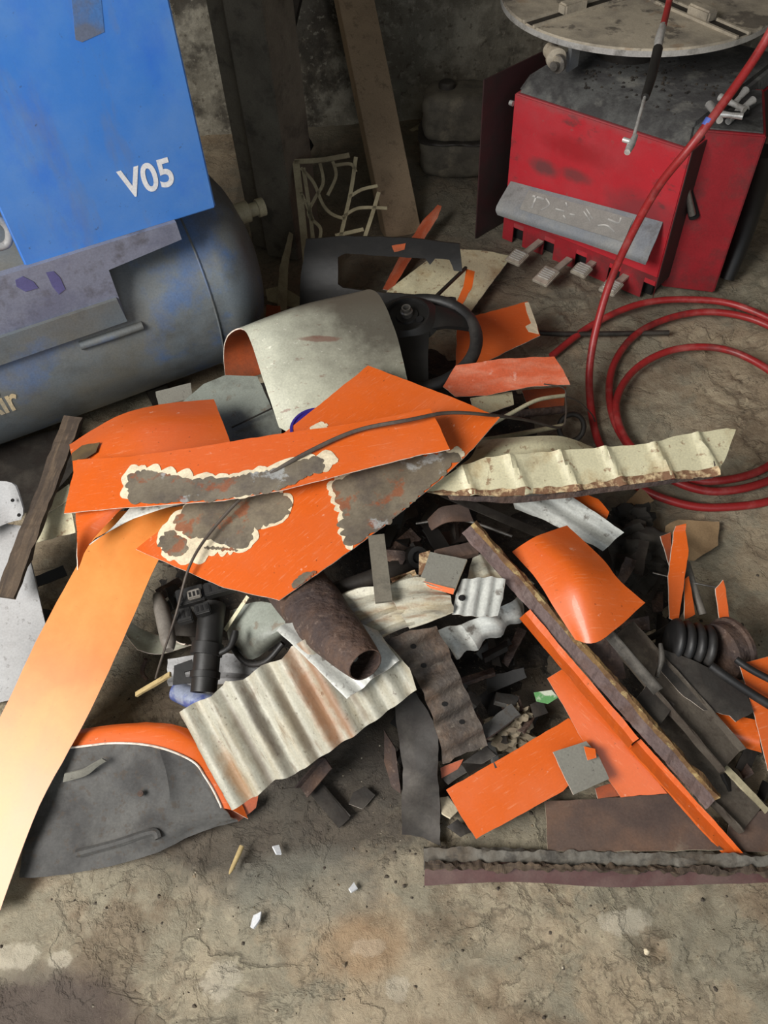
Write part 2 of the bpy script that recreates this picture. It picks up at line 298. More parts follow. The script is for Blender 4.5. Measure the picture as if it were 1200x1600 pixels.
def loft(name, label, cat, rows, mats, thick=.002, k=6, rough=.001, parent=None, group=None, bumpf=None, auto=40, world=False):
    SEED[0] += 1
    if isinstance(mats, str): mats = [mats] * 3
    R_ = [[(V(q) if world else PP(q)) for q in r] for r in rows]
    R_ = [spline(r, k) for r in R_]; Cc = list(zip(*R_)); Cc = [spline(list(c), k) for c in Cc]
    G = list(zip(*Cc)); nr, nc = len(G), len(G[0]); G = [list(r) for r in G]
    N_ = []
    for i in range(nr):
        rr = []
        for j in range(nc):
            du = G[min(i + 1, nr - 1)][j] - G[max(i - 1, 0)][j]; dv = G[i][min(j + 1, nc - 1)] - G[i][max(j - 1, 0)]
            rr.append(du.cross(dv).normalized())
        N_.append(rr)
    if sum((N_[i][j].dot(CAM - G[i][j]) > 0) for i in range(nr) for j in range(nc)) * 2 < nr * nc:
        N_ = [[-x for x in r] for r in N_]; flip = True
    else: flip = False
    if bumpf:
        for i in range(nr):
            for j in range(nc): G[i][j] = G[i][j] + N_[i][j] * bumpf(i / (nr - 1), j / (nc - 1))
    if rough:
        for i in range(nr):
            for j in range(nc):
                if i in (0, nr - 1) or j in (0, nc - 1):
                    q = G[i][j]; G[i][j] = q + V((noise.noise(q * 40 + V((SEED[0], 0, 0))), noise.noise(q * 40 + V((0, SEED[0], 0))), 0)) * rough * 1.5
    idx = lambda i, j: i * nc + j
    vs = [G[i][j] for i in range(nr) for j in range(nc)]; n = len(vs)
    vs += [G[i][j] - N_[i][j] * thick for i in range(nr) for j in range(nc)]
    top = []; bot = []; rim = []
    for i in range(nr - 1):
        for j in range(nc - 1):
            q = [idx(i, j), idx(i + 1, j), idx(i + 1, j + 1), idx(i, j + 1)]
            if flip: q.reverse()
            top.append(q); bot.append([a + n for a in reversed(q)])
    loop = [idx(i, 0) for i in range(nr)] + [idx(nr - 1, j) for j in range(1, nc)] + [idx(i, nc - 1) for i in range(nr - 2, -1, -1)] + [idx(0, j) for j in range(nc - 2, 0, -1)]
    for a, b in zip(loop, loop[1:] + loop[:1]):
        q = [b, a, a + n, b + n]
        if flip: q.reverse()
        rim.append(q)
    vs, W = recentre(vs)
    return finish(name, vs, top + bot + rim, mats, W, [0] * len(top) + [1] * len(bot) + [2] * len(rim), True, label, cat, group, parent, auto=auto)
def tube(name, pts, r, m, k=6, seg=10, label=None, cat=None, parent=None, group=None, world=False, caps=True, inner=None):
    """pts = pixel+height points (or world), r = radius or list of radii; inner = wall thickness of an open pipe"""
    W_ = [V(q) if world or isinstance(q, Vector) else PP(q) for q in pts]
    rr = r if isinstance(r, (list, tuple)) else [r] * len(W_)
    path = spline(W_, k) if k > 1 else W_
    rad = []
    for i in range(len(path)):
        t = i / (len(path) - 1) * (len(rr) - 1); a = int(t); b = min(a + 1, len(rr) - 1); rad.append(rr[a] + (rr[b] - rr[a]) * (t - a))
    T = [(path[min(i + 1, len(path) - 1)] - path[max(i - 1, 0)]).normalized() for i in range(len(path))]
    nrm = T[0].orthogonal().normalized(); vs = []; fs = []
    frames = []
    for i, q in enumerate(path):
        nrm = (nrm - T[i] * nrm.dot(T[i])).normalized(); bn = T[i].cross(nrm); frames.append((nrm.copy(), bn))
    def ringset(off, rev):
        base = len(vs)
        for i, q in enumerate(path):
            a, b = frames[i]
            for s in range(seg):
                th = 2 * math.pi * s / seg; vs.append(q + (a * math.cos(th) + b * math.sin(th)) * max(1e-4, rad[i] - off))
        for i in range(len(path) - 1):
            for s in range(seg):
                q = [base + i * seg + s, base + i * seg + (s + 1) % seg, base + (i + 1) * seg + (s + 1) % seg, base + (i + 1) * seg + s]
                if rev: q.reverse()
                fs.append(q)
        return base
    b0 = ringset(0, False); nlast = (len(path) - 1) * seg
    if inner:
        b1 = ringset(inner, True)
        for s in range(seg):
            t = (s + 1) % seg
            fs.append([b0 + s, b1 + s, b1 + t, b0 + t]); fs.append([b0 + nlast + s, b0 + nlast + t, b1 + nlast + t, b1 + nlast + s])
    elif caps:
        fs.append([b0 + s for s in reversed(range(seg))]); fs.append([b0 + nlast + s for s in range(seg)])
    vs, W = recentre(vs)
    return finish(name, vs, fs, m, W, None, True, label, cat, group, parent)
def bar(name, p0, p1, prof, m, label=None, cat=None, parent=None, group=None, up=(0, 0, 1), rough=0, n=12, world=False, mi=None, bend=0, smooth=False):
    """extrude a closed 2D profile (side, up) from p0 to p1"""
    a, b = (V(p0), V(p1)) if world else (PP(p0), PP(p1))
    t = (b - a).normalized(); side = t.cross(V(up)).normalized(); up2 = side.cross(t)
    vs = []; fs = []; k = len(prof); SEED[0] += 1; sd = SEED[0]
    A = sum(prof[i][0] * prof[(i + 1) % k][1] - prof[(i + 1) % k][0] * prof[i][1] for i in range(k)); mis = []
    for i in range(n + 1):
        f = i / n; q = a + (b - a) * f + up2 * bend * math.sin(math.pi * f)
        for j, (x, y) in enumerate(prof):
            d = rough * (noise.noise(V((f * (b - a).length * 25, j * 3.1, sd))) + .6 * noise.noise(V((f * (b - a).length * 95, j * 5.7, sd)))); e = rough * (noise.noise(V((f * (b - a).length * 25, j * 3.1 + 50, sd))) + .6 * noise.noise(V((f * (b - a).length * 95, j * 5.7 + 50, sd))))
            vs.append(q + side * (x + d) + up2 * (y + e))
    for i in range(n):
        for j in range(k):
            q = [i * k + j, i * k + (j + 1) % k, (i + 1) * k + (j + 1) % k, (i + 1) * k + j]
            if A > 0: q.reverse()
            fs.append(q); mis.append(mi[j] if mi else 0)
    c0 = list(range(k)); c1 = [n * k + j for j in range(k)]
    if A > 0: fs += [c0, c1[::-1]]
    else: fs += [c0[::-1], c1]
    mis += [0, 0]
    vs, W0 = recentre(vs); rot = Matrix((t, up2.cross(t) * 1.0, up2)).transposed()
    ri = rot.inverted(); vs = [ri @ v for v in vs]; W = W0 @ rot.to_4x4()
    return finish(name, vs, fs, m, W, mis, smooth, label, cat, group, parent)
def rect(w_, h_, x0=0, y0=0): return [(x0 - w_ / 2, y0), (x0 + w_ / 2, y0), (x0 + w_ / 2, y0 + h_), (x0 - w_ / 2, y0 + h_)]
def angle(w_, h_, t): return [(0, 0), (w_, 0), (w_, t), (t, t), (t, h_), (0, h_)]
def channel(w_, h_, t): return [(-w_ / 2, 0), (w_ / 2, 0), (w_ / 2, h_), (w_ / 2 - t, h_), (w_ / 2 - t, t), (-w_ / 2 + t, t), (-w_ / 2 + t, h_), (-w_ / 2, h_)]
def hat(w_, h_, t): return [(-w_ / 2, h_), (w_ / 2, h_), (w_ / 2, 0), (w_ / 2 - t, 0), (w_ / 2 - t, h_ - t), (-w_ / 2 + t, h_ - t), (-w_ / 2 + t, 0), (-w_ / 2, 0)]
def prism(name, base, top, m, label=None, cat=None, parent=None, group=None, bevel=.004, kind=None):
    n = len(base); vs = [V(q) for q in base] + [V(q) for q in top]
    A = sum(base[i][0] * base[(i + 1) % n][1] - base[(i + 1) % n][0] * base[i][1] for i in range(n))
    r = list(range(n)); fs = [r[::-1], [i + n for i in r]] + [[i, (i + 1) % n, (i + 1) % n + n, i + n] for i in r]
    if A < 0: fs = [f[::-1] for f in fs]
    if bevel:
        bm = bmesh.new(); bv = [bm.verts.new(v) for v in vs]
        for f in fs: bm.faces.new([bv[i] for i in f])
        bmesh.ops.bevel(bm, geom=bm.edges[:], offset=bevel, segments=2, affect='EDGES', clamp_overlap=True)
        bm.verts.index_update(); vs = [v.co.copy() for v in bm.verts]; fs = [[v.index for v in f.verts] for f in bm.faces]; bm.free()
    vs, W = recentre(vs)
    return finish(name, vs, fs, m, W, None, bevel > 0, label, cat, group, parent, kind, auto=50)
def box(name, c, ax, ay, sx, sy, sz, m, **kw):
    """box with base centre c, horizontal axes ax, ay"""
    c = V(c); b = [c + ax * (i * sx / 2) + ay * (j * sy / 2) for i, j in ((-1, -1), (1, -1), (1, 1), (-1, 1))]
    up = ax.cross(ay).normalized() * sz
    return prism(name, b, [q + up for q in b], m, **kw)
def lathe(name, c, axis, prof, m, seg=32, label=None, cat=None, parent=None, group=None, arc=None):
    c = V(c); ax = V(axis).normalized(); a = ax.orthogonal().normalized(); b = ax.cross(a); vs = []; fs = []
    for r, hgt in prof:
        for s in range(seg):
            th = 2 * math.pi * s / seg; vs.append(c + ax * hgt + (a * math.cos(th) + b * math.sin(th)) * max(r, 1e-4))
    for i in range(len(prof) - 1):
        for s in range(seg): fs.append([i * seg + s, i * seg + (s + 1) % seg, (i + 1) * seg + (s + 1) % seg, (i + 1) * seg + s])
    fs.append([s for s in reversed(range(seg))]); fs.append([(len(prof) - 1) * seg + s for s in range(seg)])
    vs, W = recentre(vs)
    return finish(name, vs, fs, m, W, None, True, label, cat, group, parent)
def strips(name, fr, lines, wd, th, m, h=None, **kw):
    """flat strips following polylines lying in a plane, one mesh"""
    vs = []; fs = []; o, u, v, n = fr
    for ln in lines:
        w_ = wd
        if isinstance(ln[0], float): w_, ln = ln[0], ln[1:]
        p = [V(to_uv(fr, None, x, y)).to_3d() for x, y in ln]; p = spline(p, 6) if len(p) > 2 else p
        base = len(vs)
        for i, q in enumerate(p):
            t = (p[min(i + 1, len(p) - 1)] - p[max(i - 1, 0)]).normalized(); s = V((-t.y, t.x, 0)) * w_ / 2
            for e, z in ((s, 0), (-s, 0), (-s, -th), (s, -th)):
                r = q + e; vs.append(o + u * r.x + v * r.y + n * (z + (h(r.x, r.y) if h else 0)))
        for i in range(len(p) - 1):
            for s in range(4): fs.append([base + i * 4 + s, base + i * 4 + (s + 1) % 4, base + i * 4 + 4 + (s + 1) % 4, base + i * 4 + 4 + s])
        fs.append([base, base + 3, base + 2, base + 1]); e = base + (len(p) - 1) * 4; fs.append([e, e + 1, e + 2, e + 3])
    vs, W = recentre(vs)
    return finish(name, vs, fs, m, W, None, False, **kw)
def text_verts(s, bold=.0):
    c = bpy.data.curves.new('t', 'FONT'); c.body = s; c.size = 1; c.offset = bold; c.extrude = 0; c.resolution_u = 6
    o = bpy.data.objects.new('t', c); COL.objects.link(o)
    dg = bpy.context.evaluated_depsgraph_get(); me = bpy.data.meshes.new_from_object(o.evaluated_get(dg))
    vs = [v.co.copy() for v in me.vertices]; fs = [list(p.vertices) for p in me.polygons]
    bpy.data.objects.remove(o); bpy.data.curves.remove(c); return vs, fs

# ================================================================== SETTING
def floor_z(x, y):
    q = V((x, y, 0))
    z = .008 * noise.fractal(q * 1.6, 1.0, 2.0, 3) + .0014 * noise.fractal(q * 17, .8, 2.1, 5)
    t = noise.noise(q * 5 + V((4, 2, 0))) + .35 * noise.noise(q * 21)
    z += .006 * max(0, min(1, (t - .02) / .03))          # flaked screed: small terraces
    t = noise.noise(q * 3.1 + V((14, 7, 0))) + .25 * noise.noise(q * 26)
    z -= .008 * max(0, min(1, (t - .22) / .04))
    return z - .006
def axis(lo, hi, f0, f1, fine, coarse):
    a = []; x = lo
    while x < hi: a.append(x); x += fine if f0 <= x < f1 else coarse
    a.append(hi); return a
def build_floor():
    xs = axis(-2.6, 3.0, -.85, 1.5, .011, .08); ys = axis(-2.2, 3.6, .05, 2.6, .011, .08)
    vs = [(x, y, floor_z(x, y)) for y in ys for x in xs]; nx = len(xs)
    fs = [[j * nx + i, j * nx + i + 1, (j + 1) * nx + i + 1, (j + 1) * nx + i] for j in range(len(ys) - 1) for i in range(nx - 1)]
    m = mat('broken concrete floor', (170, 153, 127), .88, 0, [
        ((144, 140, 122), 2.2, .50, .58, .7), ((178, 163, 138), 7, .54, .66, .6), ((124, 104, 82), 5, .56, .68, .6),
        ((120, 106, 86), 45, .60, .76, .5), ((196, 184, 156), 60, .66, .74, .4), ((84, 72, 60), 170, .66, .74, .4)], None, grain=.14)
    nt = m.node_tree; N = nt.nodes; L = nt.links; b = N['Principled BSDF']
    tcf = N.new('ShaderNodeTexCoord'); cur = b.inputs['Base Color'].links[0].from_socket; height = None
    def nse(sc, off, det=11, rg=.62, dist=.4):
        mp = N.new('ShaderNodeMapping'); mp.inputs['Location'].default_value = (off, off * .7, 0); L.new(tcf.outputs['Object'], mp.inputs[0])
        nz = N.new('ShaderNodeTexNoise'); nz.inputs['Scale'].default_value = sc; nz.inputs['Detail'].default_value = det; nz.inputs['Roughness'].default_value = rg; nz.inputs['Distortion'].default_value = dist
        L.new(mp.outputs[0], nz.inputs['Vector']); return nz.outputs[0]
    def mrange(src, a, b2, c, d):
        mr = N.new('ShaderNodeMapRange'); 
        for k_, v_ in zip((1, 2, 3, 4), (a, b2, c, d)): mr.inputs[k_].default_value = v_
        L.new(src, mr.inputs[0]); return mr.outputs[0]
    def mth(op, x, y):
        n_ = N.new('ShaderNodeMath'); n_.operation = op
        for i_, q_ in enumerate((x, y)):
            if isinstance(q_, (int, float)): n_.inputs[i_].default_value = q_
            else: L.new(q_, n_.inputs[i_])
        return n_.outputs[0]
    def mixc(fac, col, cur):
        mx = N.new('ShaderNodeMixRGB'); mx.inputs[2].default_value = srgb(*col); L.new(fac, mx.inputs[0]); L.new(cur, mx.inputs[1]); return mx.outputs[0]
    for sc, off, thr, hgt, am in ((2.4, 2.2, .50, .006, .5), (4.5, 7.7, .56, .004, .45), (9, 13.1, .60, .003, .3), (3.2, 21.0, .42, -.004, .35)):
        n_ = nse(sc, off); step_ = mrange(n_, thr, thr + .012, 0, hgt)
        height = step_ if height is None else mth('ADD', height, step_)
        msk = mrange(nse(2.3, off + 5, 3, .5, 0), .50, .58, 0, 1)          # the broken edge only opens here and there
        dk = mth('MULTIPLY', mrange(mth('ABSOLUTE', mth('SUBTRACT', n_, thr - .004), 0), .0, .010, am, 0), msk)
        lt = mth('MULTIPLY', mrange(mth('ABSOLUTE', mth('SUBTRACT', n_, thr + .016), 0), .0, .012, am * .55, 0), msk)
        cur = mixc(lt, (200, 188, 158), cur); cur = mixc(dk, (66, 56, 44), cur)
    height = mth('ADD', height, mth('MULTIPLY', nse(46, 1.0, 12, .75), .012)); height = mth('ADD', height, mth('MULTIPLY', nse(9, 4.0), .010))
    bp = N.new('ShaderNodeBump'); bp.inputs['Strength'].default_value = .8; bp.inputs['Distance'].default_value = 1.0
    L.new(height, bp.inputs['Height']); L.new(bp.outputs[0], b.inputs['Normal'])
    L.new(cur, b.inputs['Base Color'])
    tc = N.new('ShaderNodeTexCoord'); src = b.inputs['Base Color'].links[0].from_socket
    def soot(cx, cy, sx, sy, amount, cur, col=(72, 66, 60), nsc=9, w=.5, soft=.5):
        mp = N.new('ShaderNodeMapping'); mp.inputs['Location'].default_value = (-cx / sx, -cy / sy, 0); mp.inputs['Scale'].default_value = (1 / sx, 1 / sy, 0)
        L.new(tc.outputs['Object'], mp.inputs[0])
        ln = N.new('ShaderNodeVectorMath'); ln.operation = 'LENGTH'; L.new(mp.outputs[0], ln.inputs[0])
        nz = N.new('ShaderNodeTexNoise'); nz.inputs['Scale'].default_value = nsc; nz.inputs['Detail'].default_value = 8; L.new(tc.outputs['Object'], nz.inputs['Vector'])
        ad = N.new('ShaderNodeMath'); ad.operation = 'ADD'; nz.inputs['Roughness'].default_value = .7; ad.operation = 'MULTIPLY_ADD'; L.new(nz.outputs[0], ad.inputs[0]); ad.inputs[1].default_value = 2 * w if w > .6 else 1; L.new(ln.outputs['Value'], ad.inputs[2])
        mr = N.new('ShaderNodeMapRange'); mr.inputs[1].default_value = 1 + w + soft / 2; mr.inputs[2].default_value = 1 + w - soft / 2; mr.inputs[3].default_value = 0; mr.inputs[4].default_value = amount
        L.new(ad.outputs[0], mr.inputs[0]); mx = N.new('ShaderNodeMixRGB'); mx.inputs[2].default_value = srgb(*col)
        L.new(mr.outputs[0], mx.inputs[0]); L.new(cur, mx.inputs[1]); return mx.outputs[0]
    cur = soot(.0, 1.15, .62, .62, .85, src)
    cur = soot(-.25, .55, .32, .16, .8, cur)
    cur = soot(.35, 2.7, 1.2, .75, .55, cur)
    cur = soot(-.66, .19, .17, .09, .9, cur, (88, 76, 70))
    for px_, py_, sx_, sy_ in ((345, 1530, .035, .03), (95, 1500, .022, .014), (20, 1495, .05, .02), (575, 1480, .03, .015), (620, 1545, .02, .02), (980, 1440, .05, .02)):
        q_ = P(px_, py_, 0); cur = soot(q_.x, q_.y, sx_, sy_, .5, cur, (206, 196, 176), 45, .9, .25)
    q_ = P(470, 1390, 0); cur = soot(q_.x, q_.y, .14, .07, .45, cur, (136, 136, 124))
    q_ = P(560, 1480, 0); cur = soot(q_.x, q_.y, .08, .05, .4, cur, (172, 132, 92))
    L.new(cur, b.inputs['Base Color'])
    vv = [V(v) for v in vs]
    o = finish('floor', vv, fs, m, Matrix(), None, True, kind='structure')
build_floor()
wallm = mat('sooty cement plaster', (124, 119, 106), .92, 0, [((92, 85, 73), 1.6, .46, .6, .8), ((168, 163, 148), 5, .54, .66, .6), ((48, 43, 37), 2.3, .54, .64, .8), ((160, 155, 140), 40, .6, .7, .5), ((70, 62, 52), 30, .62, .7, .6)], (14, .8, .02))
def slab(name, a, b, m):
    (x0, y0, z0), (x1, y1, z1) = a, b
    prism(name, [(x0, y0, z0), (x1, y0, z0), (x1, y1, z0), (x0, y1, z0)], [(x0, y0, z1), (x1, y0, z1), (x1, y1, z1), (x0, y1, z1)], m, bevel=0, kind='structure')
slab('wall_back', (-2.6, 3.36, -.05), (3.0, 3.56, 3.1), wallm)
slab('wall_left', (-2.8, -2.2, -.05), (-2.6, 3.56, 3.1), wallm)
slab('wall_right', (3.0, -2.2, -.05), (3.2, 3.56, 3.1), wallm)
slab('ceiling', (-2.8, -2.2, 3.1), (3.2, 3.56, 3.25), wallm)

# steel column
cx = P(430, 422, 0)
def column():
    a = P(395, 383, 0); b = P(471, 403, 0); ex = (b - a).normalized(); ey = V((-ex.y, ex.x, 0)); w_ = (b - a).length
    H_ = 3.1
    base = [a, a + ex * w_ * .34 - ey * .0, a + ex * w_ * .42 - ey * .035, b - ey * .02, b + ey * .14, a + ey * .14]
    prism('steel_column', base, [q + V((0, 0, H_)) for q in base], M['column'], label='grey dusty steel column rising against the wall behind the pile', cat='column', bevel=.003)
column()
# leaning board
a = P(632, 368, 0.0); b = P(566, 0, .0); d = ray(545, -60); top = CAM + d * (3.28 / d.y)
e0, e1 = P(598, 372, 0), P(664, 350, 0)
wv = (e1 - e0); L_ = (top - a)
def lean_board():
    t = L_.normalized(); s = (wv - t * wv.dot(t)).normalized(); n = s.cross(t).normalized(); n = n if n.y > 0 else -n
    w_ = wv.length * .78; thick = .05; q = a - s * w_ / 2; vs = []
    vs = [q, q + s * w_, q + s * w_ + n * thick, q + n * thick]
    tp = [v + L_ * 1.0 for v in vs]
    prism('leaning_board', vs, tp, M['board'], label='wide brown board leaning against the back wall', cat='board', bevel=.002)
lean_board()
def wp(px, py, Y):
    d = ray(px, py); return CAM + d * (Y / d.y)
bar('leaning_bar', wp(480, -60, 3.3), wp(432, 152, 2.95), rect(.03, .02), M['dark'], label='thin dark metal bar slanting behind the steel column', cat='bar', world=True)
tube('hanging_cable', [wp(405, -20, 2.9), wp(415, 60, 2.9), wp(450, 120, 2.95), wp(474, 165, 3.0), wp(468, 200, 3.05), wp(450, 214, 3.1)], .004, M['wire'], world=True, label='thin loose cable hanging down the wall beside the column', cat='cable')
tube('wall_pipe', [wp(628, 222, 3.27), wp(700, 185, 3.3), wp(800, 150, 3.3)], .03, M['plastic_cream'], world=True, label='pale dusty pipe lying along the foot of the back wall', cat='pipe', k=3)
sheet('wall_opening', 'small dark hole broken in the wall beside the column', 'hole', [(450, 222), (462, 208), (482, 214), (490, 228), (482, 243), (458, 246), (446, 240)], ((450, 222, .12), (490, 228, .12), (458, 246, .02)), 'hole')

# ================================================================== COMPRESSOR
a_ = V((.906, .424, 0)).normalized(); b_ = V((.424, -.906, 0)).normalized(); Z = V((0, 0, 1))
TC = V((-.457, 1.967, .303)); TR = .273
comp = empty('air_compressor', TC + V((0, 0, -.3)) - a_ * .5, 'large blue air compressor with a cabinet on a dusty grey tank', 'air compressor')
prof = [(TR * math.cos(f * math.pi / 2 / 8), .136 * math.sin(f * math.pi / 2 / 8)) for f in range(9)]
tank_prof = [(p[0], -1.5 - p[1]) for p in reversed(prof)] + [(TR, -1.5), (TR, -1.0), (TR, -.5), (TR, -.03), (TR + .003, -.02), (TR + .003, 0)] + prof[1:]
tank = lathe('tank', TC, a_, tank_prof, M['tank'], 64, parent=comp)
for s in (-.25, -1.2):
    c = TC + a_ * s; box('foot', V((c.x, c.y, 0.0)) , a_, b_ * -1, .06, .3, .07, M['dark'], parent=comp, bevel=.003)
lathe('drain_valve', TC + a_ * .10 + Z * .14 + b_ * .05, a_, [(.028, 0), (.028, .04), (.018, .04), (.018, .065), (.024, .065), (.024, .085)], M['plastic_cream'], 16, parent=comp)
# weld seam lines
tube('weld_seam', [TC + a_ * -.06 + (b_ * math.cos(t) + Z * math.sin(t)) * (TR + .001) for t in [k * .2 for k in range(-4, 12)]], .003, M['tank'], world=True, k=2, seg=6, parent=tank)
# cabinet
cab0, cab1 = P(40, 418, .6), P(338, 325, .6)
ex = (cab1 - cab0).normalized(); wdt = (cab1 - cab0).length; ey = V((-ex.y, ex.x, 0))
cb = [cab0, cab1, cab1 + ey * .5, cab0 + ey * .5]
cabinet = prism('cabinet', cb, [q + Z * .95 for q in cb], M['blue'], parent=comp, bevel=.004)
def on_cab(px, py, off=.0):
    d = ray(px, py); n = -ey; t = ((cab0 + n * off) - CAM).dot(n) / d.dot(n); return CAM + d * t
# taped rectangle mark (stain) top of cabinet
def cab_poly(name, pts, m, off, th=.001, parent=None, label=None):
    q = [on_cab(x, y, off) for x, y in pts]; n_ = -ey
    k = len(q); vs = q + [p - n_ * th for p in q]
    fs = [list(range(k)), [i + k for i in reversed(range(k))]] + [[(i + 1) % k, i, i + k, (i + 1) % k + k] for i in range(k)]
    bm = bmesh.new(); bv = [bm.verts.new(v) for v in vs]
    for f in fs: bm.faces.new([bv[i] for i in f])
    bmesh.ops.recalc_face_normals(bm, faces=bm.faces[:]); bm.verts.index_update()
    vs = [v.co.copy() for v in bm.verts]; fs = [[v.index for v in f.verts] for f in bm.faces]; bm.free()
    vs, W = recentre(vs); return finish(name, vs, fs, m, W, None, False, label, None, None, parent)
M['tape'] = mat('tape residue', (66, 112, 172), .6, 0, [((96, 92, 84), 8, .45, .62, .7)], None)
cab_poly('tape_mark', [(112, 0), (158, 0), (163, 50), (128, 66), (118, 62)], 'tape', .0008, parent=cabinet)
vs, fs = text_verts('V05', .022)
o_ = on_cab(203, 309, .001)
xr = on_cab(276, 289, .001); zt = 0
mnx, mxx = min(v.x for v in vs), max(v.x for v in vs); mny, mxy = min(v.y for v in vs), max(v.y for v in vs)
p_l = on_cab(181, 268, .001); p_bl = on_cab(207, 309, .001); p_r = on_cab(275, 290, .001)
x0 = (p_l - cab0).dot(ex); x1 = (p_r - cab0).dot(ex); z0 = p_bl.z; z1 = p_l.z
tv = [cab0 - ey * .001 + ex * (x0 + (v.x - mnx) / (mxx - mnx) * (x1 - x0)) + Z * (z0 - cab0.z + (v.y - mny) / (mxy - mny) * (z1 - z0)) for v in vs]
tv, W = recentre(tv); finish('lettering', tv, fs, M['letter'], W, None, False, label='white V05 lettering', parent=cabinet)
# mounting bracket: stepped grey plate under cabinet
pl = [(0, 432), (40, 420), (275, 347), (284, 374), (170, 422), (199, 502), (0, 562), (-60, 580), (-60, 450)]
br = cab_poly('mounting_bracket', pl, 'bracket', .012, .02, parent=comp)
cab_poly('lower_rail', [(-60, 548), (183, 468), (199, 502), (-60, 592)], 'tank', .022, .012, parent=comp)
for nm, pts in (('smear', [(24, 438), (36, 432), (52, 440), (60, 450), (40, 456), (26, 448)]), ('smear', [(72, 426), (84, 424), (94, 434), (102, 452), (92, 460), (82, 448)])):
    cab_poly(nm, pts, mat('purple grease', (84, 84, 128), .5), .0135, .001, parent=br)
# left pale pipe ring peeking
tube('air_pipe', [on_cab(x, y, -.03) for x, y in ((-20, 340), (2, 345), (14, 360), (10, 382), (-20, 388))], .009, M['white'], world=True, parent=comp)
# handle / bracket slot on tank
def cyl_hit(px, py, rr=TR):
    d = ray(px, py); o = CAM - TC
    dd = d - a_ * d.dot(a_); oo = o - a_ * o.dot(a_)
    A = dd.dot(dd); B = 2 * dd.dot(oo); C_ = oo.dot(oo) - rr * rr; D = max(0, B * B - 4 * A * C_)
    t = (-B - math.sqrt(D)) / (2 * A); q = o + d * t; ax = q.dot(a_); qq = q - a_ * ax
    return ax, math.atan2(qq.dot(Z), qq.dot(b_))
def cyl_pt(ax, th, rr): return TC + a_ * ax + (b_ * math.cos(th) + Z * math.sin(th)) * rr
s0, s1 = cyl_hit(125, 540), cyl_hit(222, 508)
tube('foot_rail', [cyl_pt(*s0, TR + .002), cyl_pt((s0[0] + s1[0]) / 2, (s0[1] + s1[1]) / 2, TR + .004), cyl_pt(*s1, TR + .002)], .011, M['tank'], world=True, k=4, parent=tank)
vs, fs = text_verts('Air', .02)
c0, c1, c2 = cyl_hit(-26, 655), cyl_hit(36, 636), cyl_hit(2, 606)
mnx, mxx = min(v.x for v in vs), max(v.x for v in vs); mny, mxy = min(v.y for v in vs), max(v.y for v in vs)
tv = [cyl_pt(c0[0] + (v.x - mnx) / (mxx - mnx) * (c1[0] - c0[0]), c1[1] + (v.y - mny) / (mxy - mny) * (c2[1] - c1[1]), TR + .0012) for v in vs]
tv, W = recentre(tv); finish('lettering', tv, fs, M['letter_tan'], W, None, False, label='faded tan Air lettering', parent=tank)

# ================================================================== TYRE CHANGER
fl = P(785, 372, 0); frt = P(1018, 472, 0)
mx_ = (frt - fl); mw_ = mx_.length; mx_.normalize(); my_ = V((-mx_.y, mx_.x, 0)); HT = .54
tc = empty('tyre_changer', fl + mx_ * mw_ / 2 + my_ * .3, 'red tyre changing machine with round turntable and four foot pedals', 'tyre changer')
def mp(u, v, z): return fl + mx_ * u + my_ * v + Z * z
body = prism('body', [mp(0, 0, .055), mp(mw_, 0, .055), mp(mw_, .6, .055), mp(0, .6, .055)],
             [mp(.0, 0, HT - .05), mp(mw_ + .0, 0, HT - .05), mp(mw_, .6, HT - .05), mp(0, .6, HT - .05)], M['red'], parent=tc, bevel=.004)
def on_face0(px, py):
    d = ray(px, py); return CAM + d * ((fl - CAM).dot(-my_) / d.dot(-my_)) - WM[body.name].translation
for px_, py_, s3, col_, am_ in ((850, 262, (.05, .05, .022), (88, 62, 62), .8), (900, 275, (.05, .05, .018), (96, 60, 60), .7), (1000, 330, (.10, .10, .05), (96, 56, 58), .6), (830, 350, (.10, .10, .05), (110, 66, 66), .6), (930, 175, (.35, .35, .03), (132, 92, 92), .6), (900, 235, (.10, .10, .03), (150, 30, 36), .7)):
    stain(M['red'], tuple(on_face0(px_, py_)), s3, col_, am_, 26, .7, .9)
n_t = 14                                                  # toothed lower skirt, one plate
out = []
sk = [mp(0, -.001, .07), mp(mw_, -.001, .07)]
vsx = []
for i in range(n_t + 1):
    u = mw_ * i / n_t; gap = (i % 3 == 1)
    vsx += [(u, .075 if gap else .0), (min(mw_, u + mw_ / n_t * .98), .075 if gap else .0)]
poly = [(0, .09)] + vsx[:-1] + [(mw_, .09)]
q = [mp(u, -.001, z) for u, z in poly] + [mp(u, .004, z) for u, z in poly]; k = len(poly)
fs = [list(range(k)), [i + k for i in reversed(range(k))]] + [[(i + 1) % k, i, i + k, (i + 1) % k + k] for i in range(k)]
q, W = recentre(q); finish('skirt', q, fs, M['red_side'], W, None, False, parent=body)
prism('base_frame', [mp(.02, .03, .0), mp(mw_ - .02, .03, .0), mp(mw_ - .02, .58, .0), mp(.02, .58, .0)], [mp(.02, .03, .07), mp(mw_ - .02, .03, .07), mp(mw_ - .02, .58, .07), mp(.02, .58, .07)], M['hole'], parent=tc, bevel=0)
topm = prism('top_plate', [mp(-.0, -.002, HT - .055), mp(mw_, -.002, HT - .055), mp(mw_, .6, HT - .055), mp(0, .6, HT - .055)],
             [mp(.02, .045, HT), mp(mw_ - .02, .045, HT), mp(mw_ - .02, .58, HT), mp(.02, .58, HT)], M['soot_top'], parent=tc, bevel=.012)
